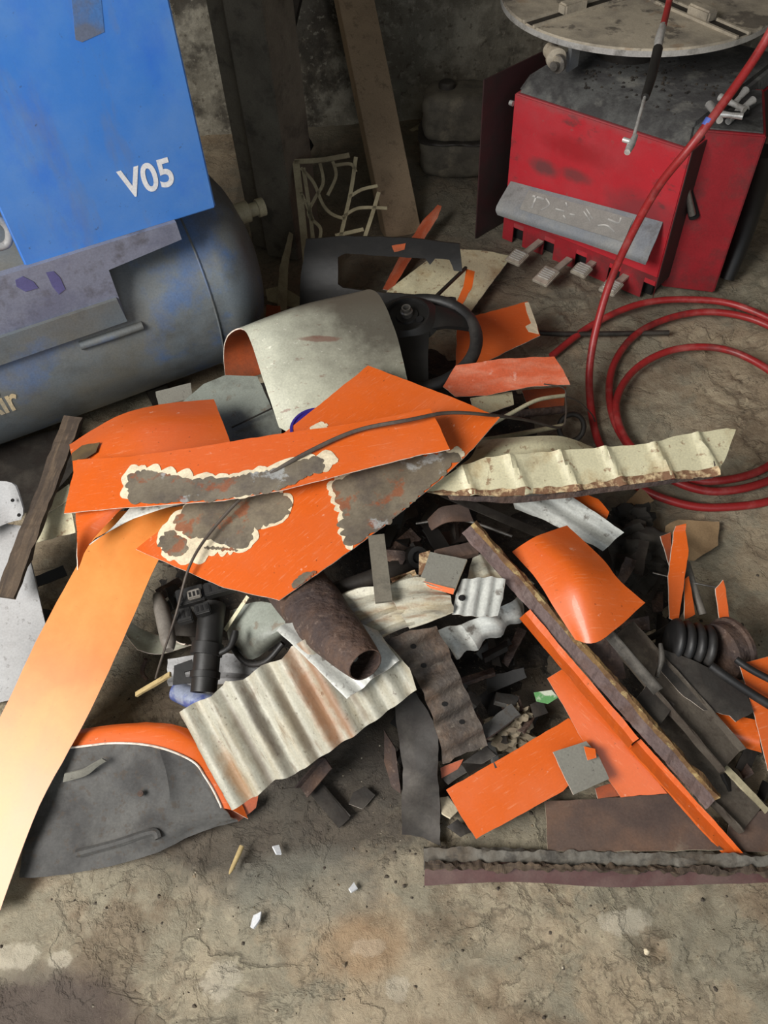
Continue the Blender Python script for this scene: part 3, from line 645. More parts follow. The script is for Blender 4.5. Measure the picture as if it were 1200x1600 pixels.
prism('dark_side', [mp(mw_, .0, .05), mp(mw_ + .003, .0, .05), mp(mw_ + .003, .6, .05), mp(mw_, .6, .05)], [mp(mw_, 0, HT - .05), mp(mw_ + .003, 0, HT - .05), mp(mw_ + .003, .6, HT - .05), mp(mw_, .6, HT - .05)], M['red_dark'], parent=body, bevel=0)  # thin darker sheet covering the right side of the body
rng = random.Random(5)
# pedal guard
def gz(px, py): # find height on a plane in front of machine face
    d = ray(px, py); return d
def on_face(px, py, off=0):
    d = ray(px, py); n = -my_; t = ((fl + n * off) - CAM).dot(n) / d.dot(n); return CAM + d * t
g = [[on_face(798, 283, .004), on_face(870, 302, .004), on_face(960, 326, .004), on_face(1036, 347, .004)],
     [on_face(776, 322, .075), on_face(850, 346, .075), on_face(930, 372, .075), on_face(1014, 400, .075)],
     [on_face(777, 336, .08), on_face(850, 360, .08), on_face(930, 386, .08), on_face(1008, 414, .08)]]
guard = loft('pedal_guard', 'dusty grey guard plate', None, g, 'guard', .004, k=4, parent=tc, world=True)
og = (g[0][0] + g[0][3] + g[1][0] + g[1][3]) / 4; ug = (g[0][3] - g[0][0]).normalized(); ng = ug.cross(g[0][0] - g[1][0]).normalized()
if ng.dot(CAM - og) < 0: ng = -ng
grf = (og, ug, ng.cross(ug), ng)
o2 = sheet('decal', 'worn grey pictogram decal', None, [(826, 297), (990, 342), (974, 378), (812, 327)], grf, 'panel_print', .001, lift=.0055, rough=.0006, parent=guard)
lns = [[.006, (838, 306), (831, 325)], [.006, (832, 306), (850, 311)], [.004, (845, 328), (858, 320), (853, 310)],
       [.004, (868, 326), (882, 330)], [.004, (884, 316), (886, 322)], [.004, (880, 336), (884, 342)], [.004, (890, 334), (898, 336)],
       [.003, (912, 330), (922, 345)], [.003, (916, 326), (926, 342)], [.005, (950, 342), (966, 348), (970, 340)], [.004, (934, 352), (948, 352), (960, 362)]]
for ln_ in lns: strips('pictogram', (grf[0] + grf[3] * .0068, grf[1], grf[2], grf[3]), [ln_], .004, .0008, M['decal'], parent=o2)
# pedals
for i, (x, y, ln) in enumerate(((812, 404, 1), (857, 433, 1.25), (912, 424, .8), (958, 450, 1))):
    t_ = P(x, y, .05); face = t_ + my_ * max(.02, -(t_ - fl).dot(my_)) ; back = t_ + my_ * .12
    pd = empty('foot_pedal_mount', t_, None, None) if False else None
    arm = bar('pedal_arm', back, t_, rect(.022, .008), M['pedal'], parent=tc, world=True, n=1)
    pad = box('pedal', t_ - my_ * .015 + Z * .006, mx_, (my_ - Z * -.18).normalized(), .056, .06 * ln, .012, M['pedal'], parent=tc, bevel=.003, label=None)
    for r_ in range(5):
        c = t_ - my_ * (.015 + (r_ - 2) * .009) + Z * (.019 - (r_ - 2) * .0016)
        bar('tread', c - mx_ * .02, c + mx_ * .02, rect(.003, .003), M['chrome'], parent=pad, world=True, n=1)
# side shield (dark red sheet standing off the left side)
shq = [P(742, 118, .5), P(742, 372, 0), P(838, 300, 0), P(838, 62, .52)]
b0 = P(742, 372, 0); b1 = P(800, 338, .0); b1 = b0 + (P(838, 315, 0) - b0)
prism('side_shield', [b0, b1, b1 + mx_ * .004, b0 + mx_ * .004], [b0 + Z * .53, b1 + Z * .53, b1 + mx_ * .004 + Z * .53, b0 + mx_ * .004 + Z * .53], M['red_dark'], parent=tc, bevel=0, label='dark maroon side shield')
lathe('screw', on_face(802, 162, .0) , -mx_, [(.008, 0), (.008, .012), (.005, .014)], M['chrome'], 10, parent=tc)
# right control box
r0_ = P(1032, 452, 0); r1_ = P(1114, 462, 0); dr = (r1_ - r0_).normalized(); dn = V((-dr.y, dr.x, 0))
def on_r(px, py):
    d = ray(px, py); n = -dn; t = (r0_ - CAM).dot(n) / d.dot(n); return CAM + d * t
ztop = on_r(1122, 200).z; wR = (on_r(1182, 215) - r0_).dot(dr)
wR = (r1_ - r0_).length * 1.0
sb = empty('side', r0_, None, None) if False else None
SBH = on_r(1190, 212).z; print('SBH', SBH)
base = [r0_ - dr * .0, r1_, r1_ + dn * .28, r0_ + dn * .28 - dr * .0]
sbx = prism('tool_box', [q + Z * .01 for q in base], [q + Z * SBH for q in base], M['red_side'], parent=tc, bevel=.004, label='sooty red side box')
tp = [q + Z * .385 for q in base]
prism('tray', [r0_ + Z * (SBH + .001) + dn * .01, r1_ + Z * (SBH + .001) - dr * .01 + dn * .01, r1_ + dn * .26 + Z * (SBH + .001) - dr * .01, r0_ + dn * .26 + Z * (SBH + .001)],
      [r0_ + Z * (SBH + .005) + dn * .01, r1_ + Z * (SBH + .005) - dr * .01 + dn * .01, r1_ + dn * .26 + Z * (SBH + .005) - dr * .01, r0_ + dn * .26 + Z * (SBH + .005)], M['soot_top'], parent=sbx, bevel=0)
rng = random.Random(8)
for i in range(9):
    c = P(rng.uniform(1120, 1190), rng.uniform(160, 190), SBH + .01 + .006 * i); an = rng.uniform(0, 3.14); d = V((math.cos(an), math.sin(an), rng.uniform(-.1, .25)))
    nm, mt, lb = [('socket', 'chrome', 'small chrome socket lying on the red side box'), ('tool_handle', 'black', 'black tool handle lying on the red side box')][i % 3 == 0]
    tube(nm, [c, c + d * .03, c + d * rng.uniform(.06, .1)], [.009, .007, .011], M[mt], k=2, world=True, label=lb, cat='tool', group='tools heaped on the red side box ' + nm)
# slot tool in the side (tyre lever)
tube('tyre_lever', [on_r(1062, 240) - dn * .02, on_r(1070, 270) - dn * .02, on_r(1082, 330) - dn * .018], [.006, .008, .011], M['steel'], world=True, label='flat steel tyre lever held on the side of the red machine', cat='lever', k=3)
tube('lever_slot', [on_r(1060, 250) - dn * .003, on_r(1085, 338) - dn * .003], [.016, .016], M['hole'], k=1, world=True, parent=sbx)
tube('hanging_cover', [(1196, 236, .42), (1180, 300, .28), (1160, 370, .14), (1136, 436, .02)], [.03, .034, .03, .022], M['black'], k=5, parent=tc, label='black drooping rubber cover')
# turntable
TZ = .70
def plane_pt(px, py, z): return P(px, py, z)
p1, p2, p3 = P(784, -4, TZ), P(960, 74, TZ), P(1150, 60, TZ)
def circ(a, b, c):
    A = b - a; B = c - a; D = 2 * (A.x * B.y - A.y * B.x); ux = (B.y * A.dot(A) - A.y * B.dot(B)) / D; uy = (A.x * B.dot(B) - B.x * A.dot(A)) / D
    return V((a.x + ux, a.y + uy, a.z)), math.hypot(ux, uy)
cc, cr_ = circ(p1, p2, p3)
print('TURNTABLE', cc, cr_)

tt = lathe('turntable', cc - Z * .022, Z, [(cr_ * .97, 0), (cr_, .003), (cr_, .018), (cr_ - .004, .022), (.06, .022), (.055, .012)], M['steel_dusty'], 80, parent=tc, label='dust covered round steel turntable')
lathe('rim_band', cc - Z * .019, Z, [(cr_ + .0012, 0), (cr_ + .0012, .0145)], M['chrome'], 80, parent=tt)
for k_ in range(4):                                       # slide grooves with jaws
    th = math.radians(-62 + 90 * k_); d = V((math.cos(th), math.sin(th), 0)); s = V((-d.y, d.x, 0))
    for sg in (-1, 1): bar('jaw_rail', cc + d * .07 + s * .022 * sg, cc + d * (cr_ + .003) + s * .022 * sg, rect(.008, .007), M['steel_dusty'], parent=tt, world=True, n=1)
    bar('groove', cc + d * .06 + Z * .0005, cc + d * (cr_ - .002) + Z * .0005, rect(.03, .0015), M['dark'], parent=tt, world=True, n=1)
    box('clamp_jaw', cc + d * (cr_ * .62), d, s, .08, .035, .03, M['steel_dusty'], parent=tt, bevel=.005)
lathe('spindle', V((cc.x, cc.y, HT - .02)), Z, [(.1, 0), (.1, .05), (.07, .06), (.07, .14)], M['dark'], 24, parent=tc)
# clamp cylinder arms below the turntable
c = P(878, 92, .62)
lathe('clamp_cylinder', P(860, 78, .63), mx_ * .6 + my_ * -.5, [(.022, 0), (.022, .05), (.028, .05), (.028, .06), (.012, .065), (.012, .08)], M['steel_dusty'], 20, parent=tc)
lathe('pivot_bolt', P(874, 98, .62), -my_, [(.024, 0), (.024, .012), (.012, .014), (.012, .03)], M['steel'], 18, parent=tc)
box('bracket', P(893, 108, .58), mx_, my_, .012, .05, .075, M['guard'], parent=tc, bevel=.002)
bar('lower_rim_bar', P(905, 118, .6), P(1050, 92, .6), rect(.02, .018), M['steel'], parent=tc)
bar('tie_rod', P(850, 72, .66), P(880, 96, .62), rect(.012, .012), M['steel'], parent=tc)
# clods of dirt on the top plate
rng = random.Random(12); vs = []; fs = []
for i in range(160):
    u = rng.uniform(.15, mw_ - .05); v = rng.uniform(.05, .4); r = rng.uniform(.002, .008); c = mp(u, v, HT); b0_ = len(vs)
    for t in range(6):
        th = t * math.pi / 3; rr = r * rng.uniform(.7, 1.2); vs.append(c + V((math.cos(th) * rr, math.sin(th) * rr, -.001)))
    vs.append(c + Z * r * .8); fs += [[b0_ + t, b0_ + (t + 1) % 6, b0_ + 6] for t in range(6)]
vs, W = recentre(vs); finish('dirt_crumbs', vs, fs, M['soil'], W, None, True, label='black crumbs of dirt scattered on top of the red machine', cat='dirt', kind='stuff')

# canister between wall and machine
def canister():
    c = P(712, 262, 0); ax = V((.96, -.15, 0)).normalized(); ay = V((-ax.y, ax.x, 0))
    e = empty('old_fuel_can', c, 'dust coated old fuel can standing by the wall behind the machine', 'can')
    def shell(name, c_, r, m_, parent):
        bm = bmesh.new(); bmesh.ops.create_icosphere(bm, subdivisions=4, radius=1)
        vs = []
        for v in bm.verts:
            q = v.co; k_ = (abs(q.x) ** 5 + abs(q.y) ** 5 + abs(q.z) ** 5) ** .2; q = q / k_; d_ = 1 + .05 * noise.noise(q * 2.5)
            vs.append(ax * q.x * r[0] * d_ + ay * q.y * r[1] * d_ + Z * q.z * r[2] * d_)
        bm.verts.index_update(); fs = [[v.index for v in f.verts] for f in bm.faces]; bm.free()
        finish(name, vs, fs, M[m_], Matrix.Translation(c_), None, True, parent=parent)
    shell('lower_shell', c + Z * .075, (.135, .10, .075), 'canister', e)
    shell('upper_shell', c + Z * .215, (.125, .095, .085), 'canister', e)
    shell('seam', c + Z * .142, (.142, .107, .008), 'dark', e)
    lathe('filler_cap', c + Z * .295 - ax * .04, Z, [(.03, 0), (.03, .02), (.024, .026)], M['dark'], 20, parent=e)
canister()

# ================================================================== AIR HOSES
hp = [V((1.45, 2.5, 3.09)), V((1.25, 2.15, 2.0)), (1300, -120, 1.0), (1230, 0, .88), (1180, 90, .78), (1090, 215, .64), (1030, 290, .52), (985, 370, .38), (950, 450, .24), (926, 540, .11), (921, 610, .035), (935, 690, .012), (975, 745, .012), (1040, 780, .012), (1120, 793, .012), (1230, 772, .012),
      (1310, 690, .014), (1300, 590, .02), (1220, 520, .026), (1150, 492, .026), (1075, 490, .024), (1000, 518, .02), (958, 572, .02), (955, 640, .026), (985, 700, .03), (1040, 745, .03), (1120, 768, .03), (1220, 742, .03),
      (1290, 670, .03), (1220, 592, .036), (1140, 548, .036), (1060, 545, .036), (995, 575, .034), (963, 628, .036), (980, 690, .04), (1035, 730, .034), (1110, 752, .03), (1210, 722, .03),
      (1290, 620, .03), (1250, 530, .04), (1160, 480, .04), (1080, 468, .034), (1000, 475, .03), (925, 508, .02), (862, 556, .012)]
tube('air_hose', hp, .0105, M['hose'], k=8, seg=12, label='red rubber air hose trailing down and coiled on the floor', cat='hose')
tube('hose_clip', [(1102, 197, .662), (1109, 186, .675)], .0105, mat('blue tape', (90, 110, 190), .4), k=1, parent=bpy.data.objects['air_hose'], label='blue tape bands')
e = empty('air_line_wand', P(1010, 150, .85), 'tyre inflator wand with black grip hanging from a red hose', 'inflator')
tube('hose', [V((1.15, 2.6, 3.09)), V((.95, 2.3, 1.9)), (1070, -110, .96), (1046, 0, .88), (1036, 42, .87)], .0075, M['hose'], parent=e)
tube('coupling', [(1036, 40, .87), (1030, 62, .865), (1027, 80, .86)], [.008, .010, .008], M['chrome'], k=3, parent=e)
tube('grip', [(1028, 76, .862), (1018, 120, .85), (1008, 152, .84)], [.0105, .010, .0085], M['black'], k=3, parent=e)
tube('rod', [(1008, 150, .84), (990, 215, .82)], .0035, M['chrome'], k=1, parent=e)
tube('nozzle', [(993, 212, .821), (986, 226, .817), (980, 238, .815)], [.005, .008, .006], M['chrome'], k=2, parent=e)
tube('nozzle_tip', [(986, 222, .82), (974, 218, .82)], .005, M['chrome'], k=1, parent=e)

# ================================================================== DARK HEAP ADDED TO FILL THE DARK SPACE UNDER THE PANELS
MOUNDS = [(500, 830, .10, .36, .30), (700, 950, .07, .30, .24), (900, 900, .05, .26, .22), (1020, 1080, .03, .22, .18), (620, 660, .12, .34, .26), (300, 800, .06, .20, .16), (380, 700, .10, .28, .2)]
MC = [(P(a, b, 0), h, sx, sy) for a, b, h, sx, sy in MOUNDS]
def heap_z(x, y):
    z = 0
    for c, h, sx, sy in MC: z = max(z, h * 1.25 * math.exp(-((x - c.x) / sx) ** 2 * 1.6 - ((y - c.y) / sy) ** 2 * 1.6))
    q = V((x, y, 0)); return z - .02 + .03 * noise.fractal(q * 9, .8, 2.1, 5) * min(1, z * 14)
def build_heap():
    st = .012; nx = int(1.7 / st); ny = int(1.6 / st); ok = {}; vs = []; fs = []
    for j in range(ny):
        for i in range(nx):
            x = -.7 + i * st; y = .5 + j * st; ok[i, j] = len(vs); vs.append(V((x, y, heap_z(x, y))))
    for j in range(ny - 1):
        for i in range(nx - 1):
            q = [ok[i, j], ok[i + 1, j], ok[i + 1, j + 1], ok[i, j + 1]]
            if max(vs[a].z for a in q) > -.012: fs.append(q)
    used = sorted({a for f in fs for a in f}); mpp = {a: i for i, a in enumerate(used)}
    vs2, W = recentre([vs[a] for a in used]); finish('dark_fill_heap', vs2, [[mpp[a] for a in f] for f in fs], M['soil'], W, None, True, label='dark heap of grit added to fill the dark space beneath the scrap panels', cat='debris', kind='stuff')
build_heap()

OR = ['orange', 'cream', 'rim']
# ---------- behind / around the wheel
gr = frame(((462, 252, .33), (480, 440, .12), (560, 240, .33)))
strips('plastic_grille', gr, [
    [.022, (462, 250), (472, 340), (482, 445)], [.012, (474, 262), (486, 345), (494, 430)], [.016, (460, 252), (500, 250), (546, 242)],
    [.010, (470, 262), (490, 285), (505, 320), (520, 335), (540, 342)], [.010, (500, 255), (505, 285), (492, 310), (482, 335), (500, 355), (500, 372)],
    [.010, (520, 252), (525, 275), (512, 305)], [.010, (524, 258), (548, 256), (556, 268)], [.012, (556, 245), (548, 300), (532, 370)],
    [.010, (545, 308), (565, 296), (590, 290)], [.012, (592, 300), (580, 340), (565, 385)], [.010, (535, 340), (560, 325), (605, 325)], [.012, (524, 368), (568, 358)],
    [.010, (470, 300), (490, 345)]], .01, .003, M['plastic_cream'], label='cream plastic lattice grille standing by the column', cat='grille')
sheet('plastic_trim', 'pointed cream plastic trim piece upright beside the tank', 'trim', [(452, 362), (458, 366), (450, 420), (448, 486), (434, 484), (436, 420)], ((452, 362, .16), (448, 486, .03), (436, 420, .1)), 'plastic_cream', .004)
sheet('plastic_trim', 'crooked cream plastic trim lying low behind the tank end', 'trim', [(415, 452), (440, 446), (478, 470), (476, 482), (446, 478), (418, 470)], ((415, 452, .03), (478, 470, .05), (446, 478, .03)), 'plastic_cream', .004)
sheet('painted_shard', 'small dark orange shard tucked behind the tank end', 'scrap metal sheet', [(416, 476), (438, 478), (440, 500), (415, 500)], ((416, 476, .05), (438, 478, .05), (440, 500, .03)), ['orange_dark', 'dark', 'rim'])
sheet('painted_strip', 'long thin orange strip pointing up at the leaning board', 'scrap strip', [(598, 452), (622, 405), (660, 345), (684, 320), (690, 322), (684, 340), (650, 392), (612, 454)], ((598, 452, .02), (688, 320, .08), (612, 454, .02)), ['orange_dusty', 'cream', 'rim'])
sheet('sheet_metal_offcut', 'stained cream sheet panel lying flat behind the steering wheel', 'scrap metal sheet', [(604, 456), (650, 420), (696, 388), (760, 392), (800, 400), (770, 440), (735, 488), (680, 480)], ((604, 456, .07), (800, 400, .05), (735, 488, .03)), ['cream', 'dark', 'rim'], h=lambda u, v: .012 * math.sin(u * 9), rough=.002)
wf = sheet('window_frame', 'black cut-out door window frame standing behind the steering wheel', 'window frame',
      [(478, 374), (540, 369), (640, 372), (718, 381), (722, 424), (709, 423), (702, 406), (680, 404), (672, 414), (664, 404), (600, 400), (540, 396), (528, 402), (528, 444), (536, 450), (600, 458), (712, 466), (716, 482), (690, 480), (560, 500), (468, 495), (470, 430)],
      ((478, 374, .30), (718, 381, .30), (500, 470, .13)), ['black', 'dark', 'dark'], .008, h=lambda u, v: .006 * math.sin(v * 30), cell=.03, rough=.0015)
patch(wf, 'paint_smear', [(612, 384), (634, 380), (632, 390), (616, 394)], 'orange_dark', seed=3)
bar('window_strut', (676, 470, .19), (728, 420, .17), rect(.008, .008), M['dark'], label='thin black strut crossing the cream panel', cat='strut')
sheet('painted_strip', 'short orange strip standing behind the steering wheel rim', 'scrap strip', [(728, 420), (742, 424), (738, 448), (718, 484), (711, 476), (724, 448)], ((728, 420, .17), (742, 424, .17), (715, 480, .14)), ['orange', 'dark', 'rim'])

# steering wheel
def wheel():
    c = P(652, 535, .26); n = V((-.10, -.12, 1)).normalized(); a = n.cross(V((0, 1, 0))).normalized(); a = -a if a.x < 0 else a; b = n.cross(a)
    R_ = .152
    e = empty('steering_wheel', c, 'black steering wheel with bare hub nut, boss upward', 'steering wheel')
    pts = [c + (a * math.cos(t) + b * math.sin(t)) * R_ for t in [k_ * math.pi / 16 for k_ in range(32)]]
    seg = 12; vs = []; fs = []; K = 48
    for i in range(K):
        t = 2 * math.pi * i / K; d = a * math.cos(t) + b * math.sin(t)
        for s in range(seg):
            ph = 2 * math.pi * s / seg; vs.append(c + d * (R_ + .0165 * math.cos(ph)) + n * .0165 * math.sin(ph))
    for i in range(K):
        for s in range(seg): fs.append([i * seg + s, i * seg + (s + 1) % seg, ((i + 1) % K) * seg + (s + 1) % seg, ((i + 1) % K) * seg + s])
    fs = [f[::-1] for f in fs]
    vs, W = recentre(vs); finish('rim', vs, fs, M['rubber'], W, None, True, parent=e)
    hub = P(636, 492, .315)
    hc = hub
    lathe('hub_plate', hc, n, [(.085, -.02), (.062, .0), (.058, .004), (.054, .004), (.052, -.003), (.03, -.003), (.028, .002)], M['black'], 40, parent=e)
    nut = lathe('hub_nut', hc, n, [(.016, -.002), (.016, .014), (.012, .016), (.012, .026), (.008, .026), (.008, .008)], M['steel'], 16, parent=e)
    lathe('wire_hole', hc + a * .03 - b * .022, n, [(.010, -.004), (.010, .0022)], M['hole'], 12, parent=e)
    for th in (20, 200, 262):
        t = math.radians(th); d = a * math.cos(t) + b * math.sin(t); s = n.cross(d)
        q0 = hc - n * .012; q1 = c + d * (R_ - .005)
        mid = (q0 + q1) / 2 + n * .016
        loft('spoke', None, None, [[q0 - s * .06, q0 + n * .006, q0 + s * .06], [mid - s * .045, mid + n * .006, mid + s * .045], [q1 - s * .035, q1 + n * .006, q1 + s * .035]], 'black', .012, k=4, parent=e, world=True)
wheel()
sheet('sheet_metal_offcut', 'orange panel with torn whitish right end beside the wheel', 'scrap metal sheet', [(712, 574), (714, 510), (740, 494), (824, 471), (836, 500), (844, 524), (800, 545), (758, 566), (742, 580)], ((714, 510, .15), (844, 524, .12), (742, 580, .15)), ['orange', 'cream', 'rim'], rough=.002)
patch(bpy.data.objects[FR and list(FR)[-1]], 'torn_filler', [(820, 473), (826, 472), (838, 505), (842, 522), (826, 518), (821, 510), (830, 505), (824, 490)], 'filler', seed=4)
sheet('sheet_metal_offcut', 'dusty orange oblong panel above the cream ribbed sheet', 'scrap metal sheet', [(692, 604), (712, 571), (790, 560), (866, 557), (880, 578), (891, 601), (830, 604), (760, 618), (712, 620)], ((692, 604, .26), (891, 601, .24), (712, 571, .28)), ['orange_dusty', 'cream', 'rim'], h=lambda u, v: .008 * math.sin(v * 16 + .4), rough=.0012)
tube('dark_rod', [(842, 520, .03), (900, 522, .02), (1045, 520, .015)], .008, M['dark'], label='dark rod lying on the floor between panel and hose coil', cat='rod')
sheet('sheet_metal_offcut', 'flat cream offcut under the dusty orange panel', 'scrap metal sheet', [(735, 622), (800, 612), (803, 632), (765, 645), (740, 640)], ((735, 622, .25), (800, 612, .22), (765, 645, .24)), ['cream', 'dark', 'rim'])
sheet('sheet_metal_offcut', 'small orange offcut behind the looping wire', 'scrap metal sheet', [(815, 610), (885, 604), (880, 640), (830, 645)], ((815, 610, .12), (885, 604, .10), (830, 645, .12)), ['orange_dark', 'dark', 'rim'])
tube('trim_strip', [(770, 662, .24), (800, 645, .25), (840, 625, .24), (882, 618, .20)], .005, M['cream'], label='arched cream trim strip beside the looping wire', cat='trim strip', k=6)
tube('trim_strip', [(735, 690, .2), (790, 682, .2), (880, 665, .16)], .006, M['plastic_cream'], label='straight pale trim strip over the bowed cream sheet', cat='trim strip', k=4)
tube('dark_rod', [(700, 660, .2), (780, 650, .2), (880, 640, .14)], .01, M['rust'], label='rusty rod lying behind the cream trim strips', cat='rod', k=4)
tube('pipe_ring', [P(893, 668, .06) + V((.033 * math.cos(t), .02 * math.sin(t), .03 * math.sin(t))) for t in [k_ * .42 for k_ in range(16)]], .007, M['dark'], world=True, k=2, label='dark curled ring of strip near the hose', cat='ring')
# hood: curved cream panel rolled over at the left
loft('bent_body_sheet', 'large curved cream panel with brown soot stain, arched over like a hood', 'scrap metal sheet',
     [[(353, 600, .16), (440, 575, .16), (500, 560, .16), (560, 540, .17)],
      [(349, 550, .25), (430, 510, .27), (500, 490, .28), (558, 490, .29)],
      [(358, 521, .34), (410, 498, .37), (480, 474, .39), (562, 458, .40)],
      [(384, 518, .385), (425, 510, .40), (500, 487, .41), (590, 458, .41)],
      [(410, 590, .35), (450, 578, .365), (520, 555, .37), (618, 518, .375)],
      [(436, 668, .29), (475, 680, .295), (540, 650, .31), (637, 596, .325)]], ['hood_cream', 'orange_dark', 'rim'], .003, k=7, rough=.0005)
fp = sheet('floor_pan', 'grey green flat panel with a bent seam below the hood', 'scrap metal sheet', [(285, 628), (318, 600), (352, 586), (402, 588), (440, 672), (438, 700), (300, 700), (240, 660)], ((285, 628, .24), (402, 588, .24), (360, 690, .22)), ['greygreen', 'dark', 'rim'], rough=.0012)
sheet('sheet_metal_offcut', 'small grey bracket plate against the tank', 'scrap metal sheet', [(243, 612), (298, 598), (300, 622), (248, 634)], ((243, 612, .16), (298, 598, .16), (248, 634, .13)), ['mid_grey', 'dark', 'rim'])
tube('pan_seam', [(362, 668, .235), (400, 650, .243), (425, 638, .246)], .002, M['dark'], k=3, parent=fp)
lid = lathe('paint_tin_lid', P(494, 668, .365), V((.0, -.05, 1)), [(.056, -.006), (.058, 0), (.056, .003), (.051, .0035), (.049, 0), (.02, 0)], M['purple'], 40, label='round purple tin lid half hidden under the orange panels', cat='lid')

# ---------- left background odds
loft('white_door_panel', 'grey white sheet metal panel standing at the left edge', 'panel', [[(-60, 810, .22), (8, 818, .22), (36, 822, .22)], [(-60, 900, .16), (10, 900, .16), (54, 905, .16)], [(-60, 1110, .02), (30, 1090, .02), (92, 1060, .02)]], 'white', .004, k=3)
wb = loft('bracket_plate', 'pale bracket plate with screw holes at the left edge', 'bracket', [[(-40, 752, .30), (10, 752, .30), (24, 760, .30)], [(-40, 800, .27), (15, 790, .27), (36, 795, .27)], [(-40, 840, .25), (10, 818, .25), (33, 812, .25)]], 'white', .004, k=3)
for x, y in ((11, 760), (30, 805), (20, 782)): lathe('screw_hole', P(x, y, .288), V((0, -.3, 1)), [(.004, 0), (.004, .002)], M['hole'], 10, parent=wb)
bar('wood_plank', (10, 935, .20), (118, 655, .30), [(-.022, 0), (.022, 0), (.022, .012), (-.022, .012)], M['wood'], rough=.004, n=24, label='dark grimy wooden slat leaning at the left of the heap', cat='plank')
sheet('sheet_metal_offcut', 'pale cream strip panel lying left under the orange sheets', 'scrap metal sheet', [(40, 812), (108, 782), (118, 832), (50, 850)], ((40, 812, .20), (108, 782, .22), (50, 850, .18)), ['cream', 'dark', 'rim'])
sheet('sheet_metal_offcut', 'upper pale cream strip left of the orange sheets', 'scrap metal sheet', [(60, 790), (108, 756), (112, 778), (66, 806)], ((60, 790, .22), (108, 756, .24), (66, 806, .21)), ['cream', 'dark', 'rim'])
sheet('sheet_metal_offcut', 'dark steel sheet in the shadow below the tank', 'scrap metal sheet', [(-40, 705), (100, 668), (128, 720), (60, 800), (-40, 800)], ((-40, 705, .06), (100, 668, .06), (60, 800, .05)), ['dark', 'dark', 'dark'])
# ================================================================== ORANGE BODY PANELS (left and centre)
def slope_pt(px, py, z0=.045, y0=.37, k_=.33):
    d = ray(px, py); t = (z0 + k_ * (CAM.y - y0) - CAM.z) / (d.z - k_ * d.y); return (px, py, (CAM + d * t).z)
# lower strip hanging down to the left foreground
loft('painted_body_sheet', 'long pale orange strip reaching down to the lower left corner', 'scrap metal sheet',
     [[slope_pt(x, y) for x, y in r] for r in ([(-170, 1440), (-80, 1440), (0, 1422)], [(-100, 1290), (-20, 1270), (62, 1258)], [(-5, 1130), (62, 1130), (131, 1130)], [(55, 1005), (120, 1010), (190, 1005)], [(120, 884), (185, 880), (245, 880)], [(170, 800), (240, 795), (296, 790)])], ['orange_pale', 'cream', 'rim'], .002, k=6, rough=.0006)
ob = loft('painted_body_sheet', 'orange panel with brown patch curved up behind the long strip', 'scrap metal sheet',
     [[(108, 695, .30), (180, 652, .33), (250, 632, .33), (334, 624, .31)], [(112, 715, .315), (190, 680, .35), (260, 660, .355), (345, 652, .33)], [(118, 760, .31), (200, 735, .345), (280, 720, .35), (362, 696, .335)]], ['orange', 'cream', 'rim'], .002, k=6)
fr_ = frame(((112, 700, .33), (155, 690, .34), (120, 718, .33)))
lp = sheet('primer_patch', None, None, [(112, 708), (128, 696), (156, 691), (150, 706), (134, 716), (112, 720)], (fr_[0], fr_[1], fr_[2], fr_[3]), 'stain_brown', .001, lift=.004, parent=ob)
# curled flap
loft('painted_body_sheet', 'curled orange flap with bare white torn edge under the strip', 'scrap metal sheet',
     [[(118, 800, .335), (160, 790, .345), (240, 775, .35)], [(120, 840, .33), (145, 815, .335), (200, 790, .34)], [(122, 890, .30), (140, 850, .305), (180, 805, .33)]], ['orange', 'dark', 'rim'], .002, k=6)
loft('torn_edge_strip', 'whitish torn metal sliver under the long orange strip', 'scrap strip', [[(140, 852, .325), (180, 820, .335), (205, 790, .345)], [(150, 842, .325), (215, 808, .338), (290, 785, .352)]], ['galv', 'dark', 'rim'], .002, k=5)
# big diamond panel
bh = lambda u, v: .010 * math.sin(u * 5 + .4)
big = sheet('painted_body_sheet', 'largest orange diamond panel with ground bare patches and filler', 'scrap metal sheet',
     [(212, 858), (300, 790), (400, 712), (500, 632), (575, 571), (620, 588), (700, 618), (781, 652), (740, 700), (690, 748), (600, 822), (520, 880), (436, 938), (350, 918), (280, 888)],
     ((212, 858, .30), (575, 571, .395), (436, 938, .31)), ['orange', 'cream', 'rim'], .0022, h=bh, rough=.0012, cell=.03)
def filler_patch(par, out, sc, seed, grow=.008, bare='bare'):
    patch(par, 'filler_edge', out, 'filler', .0014, sc, seed, grow=grow)
    patch(par, 'bare_patch', out, bare, .0022, sc, seed)
patch(big, 'filler_edge', [(246, 840), (262, 815), (296, 786), (340, 762), (430, 762), (458, 782), (450, 808), (425, 822), (400, 826), (396, 850), (382, 862), (340, 862), (300, 878), (258, 872)], 'filler', .0014, .012, 3)
patch(big, 'bare_patch', [(272, 812), (300, 786), (342, 764), (428, 765), (454, 782), (446, 805), (420, 818), (396, 822), (390, 846), (376, 857), (350, 850), (330, 842), (290, 836)], 'bare', .0022, .011, 4)
patch(big, 'bare_patch', [(250, 846), (262, 830), (284, 840), (294, 858), (276, 870), (256, 862)], 'bare', .0022, .008, 5)
patch(big, 'bare_patch', [(318, 856), (350, 856), (372, 860), (340, 858)], 'bare', .0022, .004, 15)
patch(big, 'filler_edge', [(510, 758), (540, 740), (575, 760), (580, 820), (552, 852), (542, 858), (534, 838), (530, 800)], 'filler', .0014, .011, 6)
patch(big, 'bare_patch', [(518, 758), (560, 735), (620, 722), (700, 708), (716, 708), (690, 744), (600, 819), (548, 853), (540, 838), (536, 800)], 'bare', .0022, .014, 7)
patch(big, 'filler_edge', [(690, 712), (715, 697), (726, 708), (714, 722)], 'filler', .0014, .005, 16)
